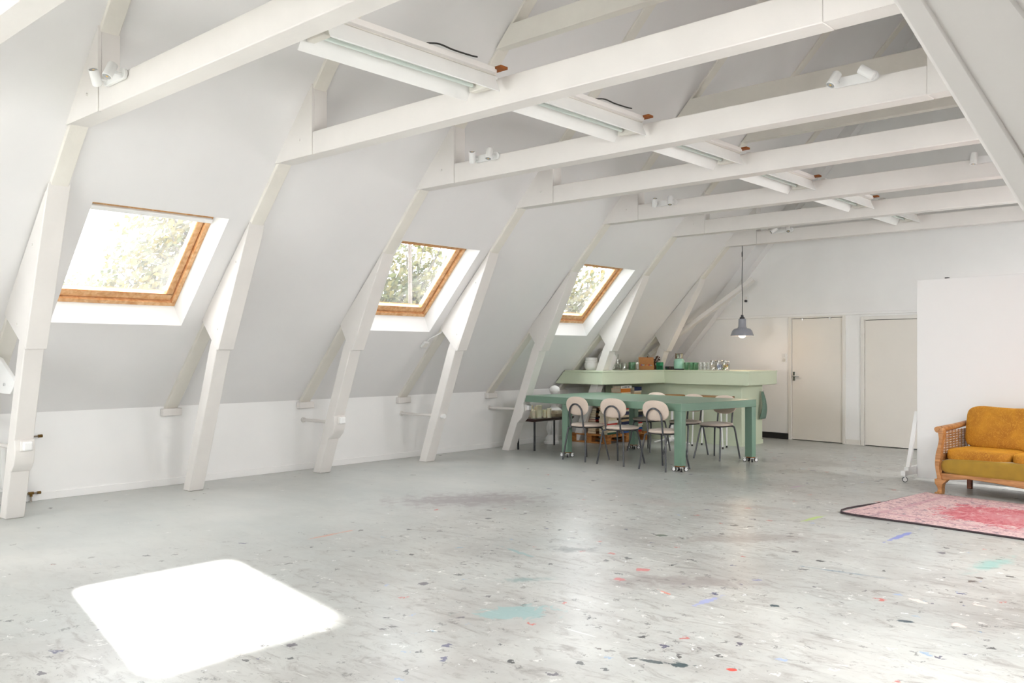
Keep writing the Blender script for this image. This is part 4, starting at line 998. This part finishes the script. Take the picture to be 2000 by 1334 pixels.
def arm(x0, s):
    # s=+1: arm on the left end (outside is -x)
    prof = [(.023,.15),(.066,.15),(.048,.22),(.042,.29),(.054,.35),(.062,.47),(.080,.585),(.086,.63),(.07,.675),(.025,.69),(.003,.672),(-.003,.648),(.012,.628),(.03,.625),(.035,.60),(.038,.55),(.026,.48),(.008,.41),(0,.316),(.006,.25),(.015,.2)]
    P = [(x0+s*a, b) for a, b in prof]
    pl = [(p[0], p[2]) for p in smooth_path([(a, 0, b) for a, b in P] + [(P[0][0], 0, P[0][1])], 4)]
    a = MB().prism(pl[:-1], -.035, .03).build('arm_front', M['oak'], T, bevel=.008)
    MB().tube([(x0+s*.022, -.044, .662), (x0+s*.022, -.030, .662)], .024, 18).build('scroll_boss', M['oak'], a)
    rail = MB(); rail.tube([(x0+s*.040, .0, .660), (x0+s*.040, .30, .672), (x0+s*.040, Dp-.08, .695)], [.034, .032, .028], 14); rail.build('arm_rail', M['oak'], T)
    lo = MB().box(min(x0+s*.01, x0+s*.05), max(x0+s*.01, x0+s*.05), .03, Dp-.07, .34, .40).build('lower_rail', M['oak'], T, bevel=.005)
    cn = MB()
    for k in range(18):
        z = .405+k*.0128; cn.tube([(x0+s*.030, .03, z), (x0+s*.040, .25, z+.001+(.004 if k % 2 else 0)), (x0+s*.045, Dp-.08, z+.012)], .0045, 6)
    for k in range(9):
        y = .06+k*.075; cn.tube([(x0+s*.036, y, .39), (x0+s*.036, y, .64)], .006, 6)
    cn.build('cane_panel', M['cane'], T)
arm(0, 1); arm(W, -1)
for x, s in ((0, 1), (W, -1)):
    lp = [(0,.155),(.004,.108),(.027,.074),(.035,.048),(.023,.026),(.008,.009),(.008,0),(.069,0),(.073,.03),(.073,.074),(.081,.108),(.104,.13),(.12,.15),(.023,.157)]
    leg = MB().prism([(x+s*p, q) for p, q in lp], -.045, .035).build('leg', M['oak'], T, bevel=.016, seg=3)
    pw = MB()
    for k in range(4): pw.ell((x+s*(.016+k*.016), -.050, .012), (.009, .020, .012), 10, 8)
    pw.build('paw', M['oak'], leg)
for x in (.09, W-.09):
    MB().prism([(x-.028, 0), (x+.022, 0), (x+.026, .18), (x-.028, .18)], Dp-.13, Dp-.09).build('leg', wood('dark_red_wood', lin(110, 58, 34), lin(146, 84, 52), (3, 20, 20), .4), T, bevel=.006)

# ------------------------------------------------------------------ rug
T = thing('rug', 'faded pink and red patterned rug with dark edge in front of the sofa', 'rug', (6.11, 5.10, 0), math.radians(-7.2))
rw, rd = 2.62, 1.69
mb = MB(); nx, ny = 60, 40; rows = []
for j in range(ny+1):
    row = []
    for i in range(nx+1):
        x, y = rw*i/nx, rd*j/ny
        e = min(x, rw-x, y, rd-y)
        row.append((x, y, .0125+.003*math.sin(x*3+y*5)*min(1, e*4)+(.006*math.exp(-(x/.05)**2))))
    rows.append(mb.verts(row))
for a, b in zip(rows, rows[1:]):
    for i in range(nx): mb.face([a[i], a[i+1], b[i+1], b[i]])
pile = mb.build('pile', M['rug'], T)
dk = mat('dark_rug_backing', lin(62, 50, 54), .9)
mb = MB(); mb.box(-.012, rw+.012, -.014, rd+.012, .001, .0085); mb.build('backing', dk, T, bevel=.003)
mb = MB(); mb.tube(smooth_path([(-.006, rd, .008), (-.006, rd*.5, .011), (-.008, 0, .014), (rw*.3, -.008, .009), (rw, -.008, .008)], 6), .0085, 8); mb.build('bound_edge', dk, T)

# ------------------------------------------------------------------ outside: autumn trees beyond the skylights
def tree(name, label, c, r, n, seed, m, size=(.09, .17), base=-7.5, tk=1):
    rnd = random.Random(seed)
    T = thing(name, label, 'tree', (c[0], c[1], base), 0, 'autumn trees outside')
    bk = MB(); H = c[2]-base
    bk.tube([(0, 0, 0), (.05, .02, H*.5), (0, 0, H), (.05, 0, H+r[2]*.8)], [.22*tk, .17*tk, .10*tk, .02], 8)
    for k in range(16):
        a = rnd.random()*6.28; z0 = H-r[2]*.9+rnd.random()*r[2]*1.2; L = .5+.45*rnd.random()
        bk.tube([(0, 0, z0), (r[0]*L*.5*math.cos(a), r[1]*L*.5*math.sin(a), z0+.35*r[2]), (r[0]*L*math.cos(a), r[1]*L*math.sin(a), min(z0+.8*r[2], H+r[2]*.92))], [.05, .03, .008], 6)
    bk.build('trunk', M['bark'], T)
    lf = MB()
    while n > 0:
        p = Vector((rnd.gauss(0, .52), rnd.gauss(0, .52), rnd.gauss(0, .52)))
        if p.length > 1.02: continue
        n -= 1
        q = Vector((p.x*r[0], p.y*r[1], H+p.z*r[2])); s = rnd.uniform(*size)
        ax = Vector((rnd.gauss(0, 1), rnd.gauss(0, 1), rnd.gauss(0, 1))).normalized(); bx = ax.orthogonal().normalized(); cx = ax.cross(bx)
        lf.face(lf.verts([q-bx*s*.5, q-cx*s*.32+bx*s*.1, q+bx*s*.6, q+cx*s*.32+bx*s*.1]))
    f = lf.build('foliage', m, T, smooth=False, weld=False)
tree('bushy_tree', 'yellow autumn tree filling the right half of the nearest skylight', (-9.0, 7.3, 2.9), (2.0, 2.2, 2.6), 12000, 1, M['leaf_a'], (.10, .19))
tree('low_shrub_tree', 'lower bushy yellow green tree at bottom left of the nearest skylight', (-9.4, 4.9, 1.5), (1.7, 1.4, 1.6), 6000, 4, M['leaf_b'], (.10, .18))
tree('leafy_tree', 'yellow green tree seen through the middle skylight', (-10.0, 14.2, 2.2), (2.0, 2.6, 2.6), 10000, 2, M['leaf_b'], (.12, .22))
tree('slender_tree', 'yellow tree seen through the far skylight', (-10.0, 22.6, 2.4), (2.0, 2.4, 2.2), 7000, 3, M['leaf_a'], (.12, .22))
tree('tall_tree', 'slender tree outside with its crown high above the middle skylight', (-5.0, 6.35, 6.85), (1.25, 1.35, 1.45), 5000, 5, M['leaf_b'], (.14, .24), tk=.3)  # out of view, added to block the sun from the middle skylight
tree('tall_tree', 'slender tree outside with its crown high above the far skylight', (-5.0, 9.72, 6.85), (1.25, 1.35, 1.45), 5000, 6, M['leaf_a'], (.14, .24), tk=.3)  # crown out of view, placed to shade the far skylight
g = MB().box(-45, 45, -45, 45, -7.7, -7.5).build('ground', mat('pale_ground', (.35, .36, .32, 1), .9), None, smooth=False); tag(g, kind='structure')

# ------------------------------------------------------------------ light: sky and sun
w = bpy.data.worlds.new('World'); S.world = w; w.use_nodes = True
bg = w.node_tree.nodes['Background']; bg.inputs[0].default_value = (.93, .965, 1, 1); bg.inputs[1].default_value = SKY
s = bpy.data.lights.new('sun', 'SUN'); s.energy = SUN; s.angle = math.radians(2.6); s.color = (1, .97, .93)
so = bpy.data.objects.new('sun', s); COL.objects.link(so)
so.rotation_euler = Vector((-1.41, .47, 1)).to_track_quat('Z', 'Y').to_euler()

# ------------------------------------------------------------------ camera
cam = bpy.data.cameras.new('camera'); co = bpy.data.objects.new('camera', cam); COL.objects.link(co)
co.location = (9.1624, -2.7114, 1.4312); co.rotation_euler = (PI/2, 0, .7331)
cam.sensor_width = 36; cam.lens = 1709.8/2000*36; cam.shift_y = (691.0-667)/2000; cam.clip_start = .05; cam.clip_end = 300
S.camera = co
S.view_settings.view_transform = 'Standard'; S.view_settings.look = 'None'; S.view_settings.gamma = 1; S.view_settings.exposure = EXPO
S.view_settings.use_curve_mapping = False
cy = S.cycles
cy.max_bounces = 8; cy.diffuse_bounces = 5; cy.glossy_bounces = 4; cy.transmission_bounces = 8; cy.transparent_max_bounces = 12
cy.sample_clamp_indirect = 8; cy.caustics_reflective = False; cy.caustics_refractive = False; cy.use_denoising = True; cy.use_adaptive_sampling = True; cy.adaptive_threshold = .06; cy.adaptive_min_samples = 16
